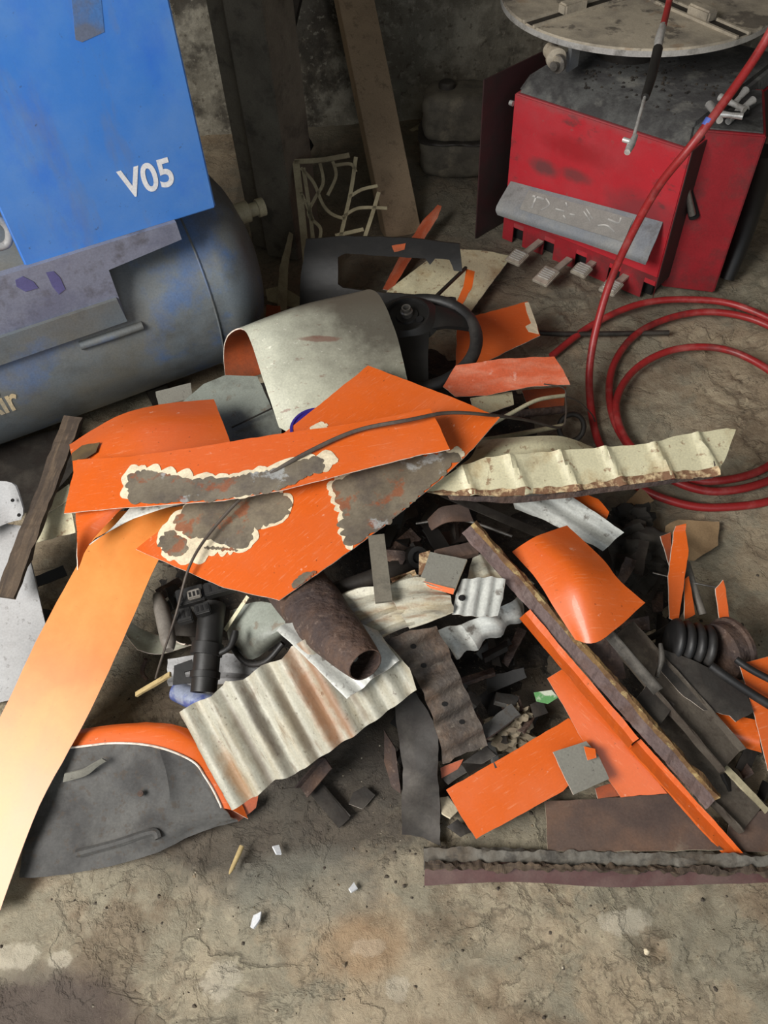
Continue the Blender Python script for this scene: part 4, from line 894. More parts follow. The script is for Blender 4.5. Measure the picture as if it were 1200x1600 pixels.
patch(big, 'bare_patch', [(456, 912), (470, 898), (494, 892), (470, 913), (458, 920)], 'bare', .0022, .006, 8)
patch(big, 'filler_edge', [(484, 668), (498, 660), (512, 663), (505, 676), (488, 678)], 'filler', .0014, .006, 9)
# long strip panel on top
sh = lambda u, v: .004 * math.sin(u * 8) + .35 * max(0, .02 - abs(v)) * 0
strip = sheet('painted_body_sheet', 'long narrow orange panel lying across the pile, ragged bare patch along it', 'scrap metal sheet',
     [(100, 802), (110, 755), (121, 718), (200, 714), (300, 700), (420, 680), (560, 660), (672, 638), (688, 668), (703, 702), (650, 712), (540, 740), (440, 766), (350, 782), (240, 790), (150, 797)],
     ((100, 802, .36), (703, 702, .43), (121, 718, .375)), ['orange', 'cream', 'rim'], .0022, h=sh, rough=.001, cell=.04)
sp_ = [(196, 735), (215, 728), (250, 735), (300, 745), (360, 742), (420, 730), (470, 712), (527, 712), (522, 726), (440, 756), (350, 770), (240, 778), (200, 780), (191, 760)]
patch(strip, 'filler_edge', sp_, 'filler', .0014, .019, 11, grow=-.003)
patch(strip, 'bare_patch', [(199, 742), (228, 735), (300, 750), (360, 747), (420, 736), (470, 719), (500, 716), (507, 730), (440, 763), (350, 779), (240, 786), (203, 784)], 'bare', .0022, .008, 12)
# wire crossing the pile
tube('loose_wire', [(243, 1060, .16), (252, 1030, .2), (275, 960, .28), (296, 885, .33), (330, 830, .345), (385, 770, .375), (430, 736, .40), (490, 702, .417), (560, 672, .43), (640, 656, .45), (700, 645, .442), (760, 648, .41), (820, 656, .32), (875, 668, .24), (884, 650, .23), (884, 620, .22), (880, 606, .24), (850, 600, .26)], [.002, .0025, .0035, .0045, .004, .0035, .002, .0015], M['wire'], k=7, seg=8, label='long dark wire draped across the orange panels', cat='wire')
tube('loose_wire', [(880, 618, .2), (905, 628, .16), (925, 648, .08), (930, 660, .02)], .002, M['wire'], k=6, seg=6, label='thin wire end drooping toward the red hose', cat='wire')
# orange fender lower left
fe = loft('fender', 'bent fender section lying lower left, sooty grey inside facing up', 'fender',
     [[(60, 1168, 0.112), (110, 1169, 0.115), (180, 1162, 0.118), (245, 1168, 0.115), (300, 1190, 0.103), (320, 1214, 0.084)], [(50, 1240, 0.066), (120, 1240, 0.072), (190, 1238, 0.072), (260, 1240, 0.066), (315, 1246, 0.060), (344, 1256, 0.053)], [(30, 1372, 0.022), (90, 1368, 0.022), (160, 1356, 0.022), (240, 1334, 0.022), (310, 1302, 0.022), (372, 1282, 0.022)]], ['dirt_grey', 'orange', 'rim'], .003, k=9,
     bumpf=lambda a, b: .010 * math.exp(-((a - .80) / .05) ** 2) * (1 if b > .25 else .6) + .006 * math.exp(-((b - .62) / .025) ** 2) * (a < .6) + .003 * math.sin(b * 14) + .004 * noise.noise(V((a * 6, b * 9, 2))))
loft('outer_skin', 'glossy orange outer skin', None, [[(60, 1168, 0.113), (110, 1168, 0.116), (180, 1161, 0.119), (245, 1167, 0.116), (300, 1189, 0.104), (322, 1216, 0.084), (346, 1262, 0.047)],
     [(58, 1158, 0.113), (110, 1150, 0.117), (190, 1138, 0.123), (262, 1142, 0.120), (318, 1172, 0.103), (340, 1212, 0.078), (362, 1266, 0.041)], [(60, 1150, 0.097), (114, 1142, 0.109), (200, 1130, 0.115), (280, 1134, 0.109), (336, 1170, 0.084), (360, 1220, 0.053), (388, 1280, 0.016)]], ['orange', 'orange', 'rim'], .002, k=6, parent=fe)
prism('reinforcing_plate', *[[P(x, y, z) for x, y in q] for q, z in (([(98, 1222), (184, 1205), (180, 1190), (100, 1200)], .075), ([(98, 1215), (184, 1198), (180, 1184), (100, 1194)], .09))], M['dirt_grey'], parent=fe, bevel=.002)
loft('lifted_tab', None, None, [[(98, 1222, .098), (132, 1214, .10), (150, 1200, .11), (166, 1190, .118)], [(100, 1209, .112), (125, 1204, .115), (142, 1196, .12), (160, 1186, .125)]], 'mid_grey', .003, k=3, parent=fe)
tube('white_edge', [(60, 1167, .115), (110, 1168, .118), (180, 1161, .121), (245, 1167, .118), (300, 1189, .106), (321, 1215, .086), (336, 1240, .066), (346, 1262, .05)], .0022, M['rim'], k=6, seg=6, parent=fe, label='torn white edge')
lathe('bolt', P(220, 1240, .078), V((0, -.3, 1)), [(.006, 0), (.006, .004)], M['rust'], 8, parent=fe)
tube('pressed_rib', [(120, 1334, .04), (180, 1318, .045), (238, 1300, .048), (248, 1310, .045)], .008, M['dirt_grey'], k=5, seg=8, parent=fe)
sheet('painted_shard', 'dark orange corner poking out under the corrugated sheet', 'scrap metal sheet', [(340, 1262), (380, 1245), (404, 1240), (400, 1262), (372, 1284)], ((340, 1262, .03), (404, 1240, .03), (372, 1284, .01)), ['orange_dark', 'dark', 'rim'])

# ================================================================== CORRUGATED SHEETS ETC.
def corr(pitch_, amp, ph=0): return lambda u, v: amp * math.sin(2 * math.pi * v / pitch_ + ph) + amp * .2 * math.sin(u * 12 + v * 9)
sheet('corrugated_sheet', 'rust streaked cream corrugated sheet, front left of the pile', 'corrugated sheet',
     [(280, 1113), (300, 1100), (330, 1088), (352, 1064), (380, 1062), (408, 1040), (440, 1030), (455, 1010), (474, 1000), (520, 985), (600, 1000), (640, 1044), (651, 1078), (560, 1145), (460, 1210), (430, 1218), (402, 1244), (362, 1266)],
     ((280, 1113, .235), (362, 1266, .135), (651, 1078, .27)), ['corr_main', 'dark', 'rim'], .0015, h=corr(.0505, .0085), cell=(.05, .0063), rough=.002, auto=60)
sheet('corrugated_sheet', 'whitish fluted trim sheet on top of the cream corrugated sheet', 'corrugated sheet',
     [(432, 985), (446, 974), (520, 960), (590, 985), (624, 1032), (600, 1050), (560, 1080), (542, 1092), (500, 1050), (460, 1010)],
     ((432, 985, .31), (542, 1092, .29), (624, 1032, .315)), ['galv', 'dark', 'rim'], .0015, h=corr(.052, .007, 1), cell=(.05, .0065), rough=.001, auto=60)
# rusted pipe
def crushed_pipe():
    e = None
    pts = [P(458, 905, .245), P(490, 950, .285), P(528, 995, .33), P(571, 1039, .365)]; rr = [.060, .057, .046, .031]
    path = spline(pts, 8); seg = 28; vs = []; fs = []; n_ = len(path)
    for layer, off in ((0, 0), (1, .002)):
        nrm = V((0, 0, 1))
        for i, q in enumerate(path):
            T = (path[min(i + 1, n_ - 1)] - path[max(i - 1, 0)]).normalized(); a = (nrm - T * nrm.dot(T)).normalized(); b = T.cross(a)
            t = i / (n_ - 1) * 3; k0 = min(int(t), 2); r = rr[k0] + (rr[k0 + 1] - rr[k0]) * (t - k0)
            for s in range(seg):
                th = 2 * math.pi * s / seg; fl_ = 1 + .10 * noise.noise(V((math.cos(th) * 1.6, math.sin(th) * 1.6, i * .16))) * (1 - .7 * i / n_)
                flat = .68 + .27 * (i / n_)
                vs.append(q + (a * math.cos(th) * flat + b * math.sin(th) * 1.06) * (r * fl_ - off))
    m_ = n_ * seg
    for i in range(n_ - 1):
        for s in range(seg):
            q = [i * seg + s, i * seg + (s + 1) % seg, (i + 1) * seg + (s + 1) % seg, (i + 1) * seg + s]; fs.append(q); fs.append([x + m_ for x in reversed(q)])
    for i0, rev in ((0, False), ((n_ - 1) * seg, True)):
        for s in range(seg):
            q = [i0 + s, i0 + m_ + s, i0 + m_ + (s + 1) % seg, i0 + (s + 1) % seg]
            fs.append(q[::-1] if rev else q)
    vs, W = recentre(vs); finish('rusty_pipe', vs, fs, M['rust'], W, None, True, label='dented rusty pipe stub with dark open end facing front', cat='pipe')
crushed_pipe()
# rusty wavy strap + flat strip
sheet('rusty_strap', 'wavy rusty metal strap with bolt holes sloping down the middle', 'metal strip',
     [(603, 1002), (640, 985), (682, 978), (700, 1010), (716, 1050), (738, 1100), (755, 1140), (762, 1165), (730, 1175), (692, 1194), (684, 1150), (672, 1110), (650, 1060), (620, 1020)],
     ((603, 1002, .30), (692, 1194, .13), (682, 978, .30)), ['rust_grey', 'dark', 'dark'], .003, h=lambda u, v: .007 * math.sin(u * 120) + .005 * math.sin(u * 57 + v * 8), cell=(.006, .03), rough=.003)
st = bpy.data.objects[list(FR)[-1]]
for x, y in ((662, 1040), (695, 1100), (722, 1128), (646, 1010)):
    patch(st, 'bolt_hole', [(x + 5 * math.cos(t), y + 4 * math.sin(t)) for t in [k_ * .9 for k_ in range(7)]], 'hole', .0012, rough=0)
for x, y in ((678, 1030), (661, 1041)): pass
sheet('metal_strip', 'flat dark strip hanging straight down to the floor at the middle', 'metal strip', [(615, 1088), (650, 1082), (684, 1140), (686, 1240), (689, 1322), (660, 1308), (628, 1304), (630, 1200)], ((615, 1088, .14), (684, 1140, .12), (660, 1308, .012)), ['dark', 'dark', 'dark'], .003, h=lambda u, v: .003 * math.sin(v * 70) + .003 * math.sin(u * 60), rough=.002)
sheet('metal_strip', 'narrow dark offcut curling beside the hanging flat strip', 'metal strip', [(600, 1140), (618, 1170), (626, 1240), (612, 1230), (600, 1190)], ((600, 1140, .06), (618, 1170, .05), (612, 1230, .01)), ['rust', 'dark', 'dark'], .003)
# pale curved corrugated strips across the middle
loft('corrugated_strip', 'rusty cream fluted strip bending right from the pipe', 'corrugated sheet',
     [[(520, 935, .285), (560, 918, .30), (600, 915, .305), (640, 900, .30)], [(548, 975, .285), (590, 955, .305), (625, 940, .31), (660, 905, .305)], [(575, 1008, .27), (620, 985, .30), (650, 975, .305), (706, 955, .30)]],
     ['cream_rust', 'dark', 'rim'], .002, k=8, bumpf=lambda a, b: .005 * math.sin(a * 22))
loft('corrugated_strip', 'fluted cream strip resting beside the dark green bar', 'corrugated sheet', [[(600, 915, .32), (650, 900, .32), (690, 915, .31)], [(620, 950, .315), (665, 938, .318), (705, 935, .31)], [(640, 982, .305), (675, 970, .308), (710, 957, .30)]], ['cream_rust', 'dark', 'rim'], .002, k=7, bumpf=lambda a, b: .004 * math.sin(a * 18))
loft('corrugated_strip', 'white fluted sheet end emerging under the long rusty bar', 'corrugated sheet', [[(675, 985, .22), (720, 975, .25), (770, 955, .25), (815, 930, .24)], [(700, 1010, .20), (740, 1000, .23), (790, 975, .23), (822, 950, .22)], [(712, 1030, .18), (745, 1012, .20), (790, 985, .20), (822, 962, .19)]], ['galv', 'dark', 'rim'], .002, k=8, bumpf=lambda a, b: .006 * math.sin(b * 24))
ps = sheet('corrugated_strip', 'short fluted zinc offcut with a round hole', 'corrugated sheet', [(722, 905), (768, 900), (790, 905), (786, 935), (778, 962), (745, 964), (706, 960), (712, 930)], ((722, 905, .31), (712, 962, .29), (790, 905, .30)), ['galv', 'dark', 'rim'], .002, h=lambda u, v: .003 * math.sin(v * 260), cell=(.05, .004))
patch(ps, 'round_hole', [(722 + 6 * math.cos(t), 934 + 5 * math.sin(t)) for t in [k_ * .7 for k_ in range(9)]], 'hole', .003, rough=0)
sheet('corrugated_strip', 'rust stained cream fluted offcut leaning behind the zinc offcut', 'corrugated sheet', [(740, 868), (775, 862), (835, 912), (820, 918), (790, 905), (730, 905)], ((740, 868, .29), (775, 862, .28), (730, 905, .29)), ['cream_rust', 'dark', 'rim'], .002, h=lambda u, v: .004 * math.sin(u * 150), cell=.008)
cbp = sheet('painted_board', 'grey board offcut with orange painted front edge', 'board', [(672, 862), (730, 874), (712, 918), (708, 926), (654, 908), (662, 890)], ((672, 862, .33), (730, 874, .33), (654, 908, .32)), ['mid_grey', 'dark', 'filler'], .008, rough=.001)
sheet('edge_band', None, None, [(654, 906), (710, 920), (708, 929), (653, 914)], ((654, 906, .32), (710, 920, .325), (653, 914, .312)), ['orange', 'orange', 'filler'], .003, parent=cbp, rough=.0005)
sheet('sheet_metal_offcut', 'small cream flaky offcut left of the grey board', 'scrap metal sheet', [(655, 865), (672, 860), (664, 900), (654, 898)], ((655, 865, .31), (672, 860, .31), (654, 898, .30)), ['beige_edge', 'dark', 'rim'])
bar('olive_bar', (588, 838, .345), (600, 942, .335), rect(.032, .006), M['column'], label='dark olive flat bar standing at the edge of the diamond panel', cat='bar', up=(0, -.6, 1), n=2)
bar('rusty_bracket', (612, 908, .29), (650, 895, .30), angle(.03, .012, .003), M['beige_edge'], label='small flaking cream bracket right of the olive bar', cat='bracket', rough=.001)
bar('rusty_block', (682, 874, .30), (742, 860, .29), rect(.03, .012), M['rust_red'], label='dark rusty block over the grey board', cat='bracket', rough=.002)
loft('rusty_hood_scrap', 'brown rusty curved cap lying in the dark of the heap', 'bracket', [[(668, 812, .27), (690, 792, .29), (730, 788, .28)], [(672, 830, .26), (700, 815, .285), (740, 815, .27)]], 'rust_red', .003, k=5)
bar('perforated_strap', (690, 770, .31), (850, 838, .22), rect(.022, .003), M['dark'], label='thin perforated strap running under the cream ribbed sheet', cat='strap', n=8)
tube('thin_rod', [(650, 818, .26), (720, 812, .27), (800, 838, .25)], .003, M['steel'], label='thin bright rod across the dark gap', cat='rod')
tube('dark_tube', [(520, 925, .25), (590, 900, .26), (660, 870, .25)], .018, M['dark'], k=4, label='dark tube crossing behind the olive bar', cat='pipe')
lathe('plastic_connector', P(650, 870, .28), V((.3, -.6, .7)), [(.02, -.02), (.022, 0), (.022, .012), (.012, .012), (.012, .004)], M['black'], 18, label='black round plastic connector in the dark gap', cat='connector')
# ribbed cream sill
def rib(u, v):
    s = 0
    for c in (.10, .21, .32, .42, .53, .635): s += .010 * math.exp(-((u - c + v * .35) / .010) ** 2)
    return s
rbs = sheet('ribbed_panel', 'long cream ribbed sill sheet with flaking rusty lower edge', 'ribbed sheet',
     [(662, 768), (690, 748), (722, 726), (760, 714), (900, 702), (1020, 690), (1062, 680), (1135, 669), (1150, 671), (1138, 705), (1122, 742), (1040, 750), (930, 764), (800, 776), (700, 774)],
     ((662, 768, .33), (1122, 742, .29), (722, 726, .345)), ['cream', 'rust', 'beige_edge'], .003, h=rib, cell=(.007, .03), rough=.002)
patch(rbs, 'rust_edge', [(900, 757), (960, 748), (1030, 738), (1122, 728), (1126, 742), (1040, 750), (960, 760), (900, 767)], 'beige_edge', seed=5, rough=.004)
patch(rbs, 'rust_edge', [(668, 768), (760, 765), (840, 762), (905, 756), (902, 767), (800, 775), (700, 774)], 'beige_edge', seed=6, rough=.004)
loft('lower_flange', None, None, [[(700, 774, .325), (800, 776, .318), (930, 764, .305), (1118, 742, .29)], [(704, 780, .318), (800, 786, .305), (930, 772, .295), (1112, 747, .282)]], ['rust', 'rust', 'rust'], .002, k=6, parent=rbs, rough=.002)
loft('sheet_metal_offcut', 'bowed cream sheet resting behind the ribbed sill', 'scrap metal sheet', [[(748, 688, .26), (820, 682, .29), (880, 682, .27), (925, 698, .22)], [(735, 715, .27), (790, 698, .30), (860, 694, .29), (930, 702, .22)], [(712, 730, .28), (770, 722, .29), (850, 712, .28), (930, 706, .22)]], ['cream', 'dark', 'rim'], .002, k=6)
# white ribbed sheet under sill
sheet('corrugated_sheet', 'blue white ribbed sheet under the cream sill', 'corrugated sheet', [(800, 775), (880, 768), (930, 800), (975, 832), (958, 846), (942, 861), (900, 838), (850, 812), (805, 795)], ((800, 775, .24), (942, 858, .17), (880, 768, .24)), ['galv', 'dark', 'rim'], .002, h=lambda u, v: .006 * math.sin(v * 135), cell=(.05, .006))
sheet('sheet_metal_offcut', 'small orange offcut beneath the right half of the sill', 'scrap metal sheet', [(870, 776), (905, 768), (935, 780), (952, 800), (948, 811), (910, 795)], ((870, 776, .21), (952, 800, .19), (905, 768, .21)), ['orange', 'cream', 'rim'])
sheet('cardboard', 'small beige card near the coiled hose', 'card', [(962, 800), (1002, 762), (1022, 782), (995, 800)], ((962, 800, .02), (1002, 762, .02), (1022, 782, .018)), ['paper', 'paper', 'paper'])
sheet('brown_paper', 'crumpled brown paper sheet right of the standing orange splinter', 'paper', [(1040, 822), (1060, 812), (1124, 815), (1122, 852), (1085, 876), (1060, 872), (1040, 850)], ((1040, 822, .035), (1124, 815, .02), (1085, 876, .02)), ['paper', 'paper', 'paper'], .001, h=lambda u, v: .008 * noise.noise(V((u * 25, v * 25, 3))), rough=.002)
def lump(name, label, cat, c, r, m, sd, sub=3, amp=.35, **kw):
    bm = bmesh.new(); bmesh.ops.create_icosphere(bm, subdivisions=sub, radius=1)
    for v in bm.verts:
        d = 1 + amp * noise.fractal(v.co * 1.6 + V((sd, 0, 0)), .7, 2.2, 5); v.co = V((v.co.x * r[0] * d, v.co.y * r[1] * d, v.co.z * r[2] * d))
    vs = [v.co.copy() for v in bm.verts]; bm.verts.index_update(); fs = [[v.index for v in f.verts] for f in bm.faces]; bm.free()
    return finish(name, vs, fs, M[m], Matrix.Translation(c), None, True, label, cat, **kw)
lump('dark_bag', 'black crumpled cloth heap behind the curved orange panel', 'cloth', P(985, 870, .04), (.10, .075, .06), 'dark_cloth', 3, sub=4, amp=.6)
lump('dark_bag', 'small black cloth lump nearest to the coiled hose', 'cloth', P(985, 812, .03), (.05, .04, .035), 'dark_cloth', 5, sub=4, amp=.6)
lump('crumpled_rag', 'light crumpled rag in the dark gap above the orange rectangle', 'cloth', P(790, 1148, .06), (.045, .035, .03), 'rag', 7, sub=4, amp=.9)
lump('crumpled_rag', 'pale folded rag tip left of the green wrapper', 'cloth', P(808, 1120, .09), (.026, .022, .028), 'rag', 9, sub=4, amp=.9)
sheet('wrapper', 'small green and white wrapper', 'wrapper', [(834, 1082), (862, 1078), (872, 1090), (856, 1100), (838, 1096)], ((834, 1082, .13), (862, 1078, .13), (856, 1100, .12)), ['green', 'green', 'green'], .001)
# right hand side: curved orange panel
loft('painted_body_sheet', 'bowed orange panel with scratched crown and clipped lower corner', 'scrap metal sheet',
     [[(800, 862, .27), (838, 838, .295), (886, 821, .27)], [(838, 905, .28), (888, 880, .315), (940, 872, .29)], [(866, 950, .275), (912, 922, .315), (966, 905, .295)], [(899, 1000, .26), (938, 1001, .275), (1008, 942, .27)]], ['orange', 'cream', 'rim'], .002, k=7, rough=.0006)
# long rusty bar
ch = angle(.02, .03, .003)
rb = bar('rusty_bar', (728, 828, .33), (1108, 1256, .06), [(-.019, 0), (.014, 0), (.014, .003), (-.006, .013), (-.010, .022), (-.019, .020)], [M['rust_purple'], M['amber_rust']], rough=.0035, n=80, up=(0, .3, 1), mi=[0, 0, 0, 1, 1, 1], label='long rusted steel bar with amber crust running diagonally right', cat='steel bar')
# orange long strips
bar('orange_sill', (816, 962, .25), (985, 1163, .125), [(-.012, 0), (.010, 0), (.012, .003), (-.004, .006), (-.012, .016)], M['orange'], rough=.0015, n=30, up=(0, .3, 1), label='long folded orange strip under the rusted bar, upper piece', cat='scrap strip')
bar('orange_sill', (988, 1165, .11), (1148, 1343, .015), [(-.013, 0), (.013, 0), (.013, .005), (-.008, .007), (-.013, .016)], M['orange'], rough=.0012, n=30, up=(0, .3, 1), label='long folded orange strip ending lower right on the floor channel', cat='scrap strip')
sheet('painted_body_sheet', 'orange tapering panel below the folded orange strip', 'scrap metal sheet', [(855, 1060), (878, 1046), (940, 1105), (985, 1162), (1015, 1205), (1043, 1240), (1000, 1242), (970, 1246), (930, 1190), (890, 1120)], ((855, 1060, .16), (1043, 1240, .05), (970, 1246, .05)), ['orange', 'cream', 'rim'], h=lambda u, v: .006 * math.sin(v * 40 + 1))
sheet('painted_body_sheet', 'orange rectangle panel lying lower centre, chipped bolt marks', 'scrap metal sheet', [(697, 1234), (800, 1175), (888, 1122), (925, 1140), (932, 1180), (880, 1236), (744, 1311), (720, 1275)], ((697, 1234, .06), (888, 1122, .10), (744, 1311, .045)), ['orange', 'dark', 'rim'])
bpy.data.objects[list(FR)[-1]]
fr_rect = list(FR)[-1]
sheet('metal_plate', 'small grey square plate between two orange panels', 'metal plate', [(864, 1175), (916, 1158), (935, 1180), (952, 1217), (896, 1242), (878, 1205)], ((864, 1175, .115), (916, 1158, .12), (896, 1242, .09)), ['mid_grey', 'dark', 'rim'], .004, rough=.001)
sheet('painted_shard', 'tiny orange square chip on the grey square plate', 'scrap metal sheet', [(912, 1166), (930, 1170), (932, 1184), (918, 1188)], ((912, 1166, .125), (930, 1170, .125), (918, 1188, .12)), ['orange', 'dark', 'rim'])
sheet('painted_shard', 'small orange shard under the grey square plate', 'scrap metal sheet', [(930, 1232), (962, 1222), (968, 1244), (934, 1248)], ((930, 1232, .05), (962, 1222, .05), (934, 1248, .04)), ['orange_dark', 'dark', 'rim'])
sheet('painted_shard', 'small orange scrap peeking left of the orange rectangle', 'scrap metal sheet', [(688, 1200), (724, 1186), (712, 1206), (690, 1216)], ((688, 1200, .06), (724, 1186, .07), (690, 1216, .05)), ['orange_dark', 'dark', 'rim'])
sheet('metal_plate', 'flat dark strip plate behind the orange rectangle', 'metal plate', [(690, 1216), (760, 1165), (775, 1180), (720, 1212), (700, 1226)], ((690, 1216, .05), (760, 1165, .08), (700, 1226, .05)), ['dark', 'dark', 'rim'])
sheet('metal_plate', 'flat brown rusty sheet on the floor above the muddy channel', 'metal plate', [(851, 1252), (960, 1246), (1044, 1240), (1085, 1285), (1130, 1328), (1000, 1330), (856, 1330)], ((851, 1252, .035), (1044, 1240, .04), (856, 1330, .03)), ['rust_red', 'dark', 'filler'], .003, rough=.0015)
bar('muddy_channel', (662, 1340, .02), (1230, 1352, .02), [(-.016, -.018), (.016, -.018), (.014, -.002), (.006, .004), (-.002, .014), (-.012, .016), (-.017, .006)], [M['dust_flange'], M['maroon']], rough=.006, n=170, mi=[0, 0, 0, 0, 0, 0, 0], label='long mud caked sill channel lying across the lower right floor', cat='channel', smooth=True)
loft('lower_lip', 'dull maroon painted lip', None, [[(664, 1350, .026), (800, 1348, .026), (950, 1358, .026), (1100, 1358, .026), (1230, 1356, .026)], [(663, 1384, .004), (800, 1378, .006), (950, 1386, .005), (1100, 1382, .006), (1230, 1378, .006)]], ['maroon', 'rust', 'rust'], .003, k=8, parent=bpy.data.objects['muddy_channel'], rough=.001)
bar('mud_crust', (664, 1351, .033), (1225, 1362, .033), [(-.006, -.004), (.006, -.004), (.004, .003), (-.004, .003)], M['wood'], rough=.009, n=240, parent=bpy.data.objects['muddy_channel'], label='brown caked mud')
# right dark channels
bar('steel_channel', (965, 990, .16), (1140, 1190, .07), channel(.07, .022, .003), M['brown_steel'], n=20, rough=.002, up=(0, .15, 1), label='dark steel channel with its upper end under the curved orange panel', cat='steel channel')
bar('steel_channel', (1010, 1120, .065), (1172, 1282, .02), channel(.078, .02, .004), M['brown_steel'], n=20, rough=.002, up=(0, .1, 1), label='dusty steel channel with round dents reaching the right floor', cat='steel channel')
bar('edge_highlight', (1044, 1108, .09), (1198, 1268, .045), rect(.012, .004), M['plastic_cream'], n=30, rough=.0015, parent=bpy.data.objects['steel_channel.001'], label='pale edge highlight on the flange')  # added pale bar puts the flange edge highlight into colour
sheet('metal_plate', 'dark square plate across the steel channels', 'metal plate', [(972, 1120), (1010, 1070), (1054, 1100), (1018, 1152)], ((972, 1120, .13), (1010, 1070, .14), (1018, 1152, .12)), ['dark', 'dark', 'rim'], .003)
bar('angle_iron', (950, 985, .21), (1030, 1078, .17), angle(.016, .016, .003), M['steel'], n=6, label='narrow grey angle iron below the curved orange panel', cat='angle iron', rough=.001)
sheet('metal_plate', 'dark hanging plate under the curved orange panel', 'metal plate', [(908, 1005), (965, 990), (978, 1060), (925, 1065)], ((908, 1005, .17), (965, 990, .18), (925, 1065, .12)), ['rust', 'dark', 'dark'], .003, h=lambda u, v: .006 * math.sin(u * 30))
tube('bent_strip', [(1032, 1006, .17), (1034, 1030, .165), (1026, 1058, .155)], [.004, .006, .004], M['steel'], k=4, label='small bent bright strip above the dark notched plate', cat='metal strip')
sheet('metal_plate', 'dark notched plate with curled corner below the rubber bellows', 'metal plate', [(1030, 1012), (1060, 1022), (1110, 1045), (1165, 1080), (1178, 1112), (1150, 1128), (1140, 1118), (1100, 1110), (1060, 1080), (1034, 1050)], ((1030, 1012, .15), (1178, 1112, .11), (1060, 1080, .12)), ['dark', 'dark', 'rim'], .004, rough=.003)
# orange pieces right edge
loft('painted_body_sheet', 'orange tray shaped offcut at the lower right with white lip', 'scrap metal sheet', [[(1092, 1112, .08), (1140, 1116, .085), (1186, 1126, .08)], [(1092, 1142, .07), (1140, 1148, .075), (1188, 1160, .07)], [(1094, 1152, .05), (1140, 1162, .05), (1190, 1176, .045)]], ['orange', 'orange_dark', 'rim'], .002, k=5)
sheet('painted_body_sheet', 'tall orange panel leaving the frame at the right edge', 'scrap metal sheet', [(1155, 1038), (1200, 1026), (1260, 1010), (1260, 1180), (1200, 1205), (1180, 1120)], ((1155, 1038, .15), (1200, 1026, .15), (1200, 1205, .04)), ['orange', 'dark', 'rim'])
sheet('painted_shard', 'dull orange fragment below the dark notched plate', 'scrap metal sheet', [(1055, 1085), (1100, 1105), (1096, 1135), (1058, 1118)], ((1055, 1085, .05), (1100, 1105, .05), (1058, 1118, .04)), ['orange_dark', 'dark', 'rim'])
sheet('metal_plate', 'brown rusty sheet at the right edge above the channel end', 'metal plate', [(1140, 1285), (1200, 1262), (1260, 1262), (1260, 1332), (1130, 1330)], ((1140, 1285, .02), (1200, 1262, .02), (1130, 1330, .015)), ['rust_red', 'dark', 'rim'], .003)
tube('black_rubber_seal', [(1110, 1040, .17), (1150, 1068, .16), (1200, 1100, .14), (1260, 1135, .12)], .009, M['rubber'], label='black glossy rubber seal strip crossing the right orange panel', cat='rubber strip', k=5)
tube('black_rubber_seal', [(1150, 1030, .17), (1180, 1050, .165), (1260, 1090, .15)], .007, M['rubber'], label='upper thin black rubber strip leaving at the right edge', cat='rubber strip', k=5)
# rubber bellows and drum ring
e0_ = P(1045, 1000, .13); e1_ = P(1112, 1010, .125); axd = (e1_ - e0_)
prof = []
for i in range(41):
    t = i / 40; prof.append((.036 + .012 * abs(math.sin(t * math.pi * 4)) ** .7, t * axd.length))
lathe('rubber_bellows', e0_, axd + V((0, 0, -.01)), prof, M['rubber'], 36, label='black ribbed rubber bellows beside the rusty drum', cat='bellows')
lathe('rusty_drum', P(1120, 1020, .10), V((.75, .25, -.15)), [(.052, 0), (.060, .004), (.060, .03), (.066, .034), (.066, .042), (.05, .044), (.02, .040)], M['rust'], 40, label='rusty round drum ring at the right of the bellows', cat='drum')
# orange splinters upright
sheet('painted_splinter', 'tall upright orange splinter, folded, near the brown paper', 'scrap strip', [(1056, 822), (1072, 818), (1076, 860), (1066, 930), (1060, 972), (1046, 966), (1044, 900)], ((1056, 822, .21), (1074, 820, .21), (1055, 968, .13)), ['orange', 'dark', 'rim'], .004, h=lambda u, v: .008 * math.cos(min(1, max(-1, v / .012)) * 1.5), cell=.006)
sheet('painted_splinter', 'short orange splinter left of the tall upright one', 'scrap strip', [(1032, 838), (1048, 832), (1052, 880), (1046, 884)], ((1032, 838, .15), (1048, 832, .15), (1048, 882, .11)), ['orange_dark', 'dark', 'rim'], .003)
sheet('painted_splinter', 'thin orange splinter leaning right of the tall upright one', 'scrap strip', [(1070, 905), (1076, 900), (1086, 960), (1070, 968)], ((1070, 905, .15), (1076, 900, .15), (1078, 965, .12)), ['orange', 'dark', 'rim'], .003)
sheet('painted_splinter', 'pointed orange splinter standing by the drum ring', 'scrap strip', [(1130, 906), (1134, 920), (1140, 968), (1124, 966), (1118, 920)], ((1130, 906, .17), (1118, 920, .16), (1132, 968, .12)), ['orange', 'dark', 'rim'], .003)
tube('thin_rod', [(1020, 895, .12), (1090, 912, .13), (1122, 918, .13)], .002, M['steel'], k=2, label='thin bright rod between the orange splinters', cat='rod')
tube('crumpled_tube', [(1072, 880, .13), (1084, 920, .12), (1098, 960, .10)], .009, M['grey_plastic'], k=3, label='grey wrapped tube behind the splinters', cat='pipe')
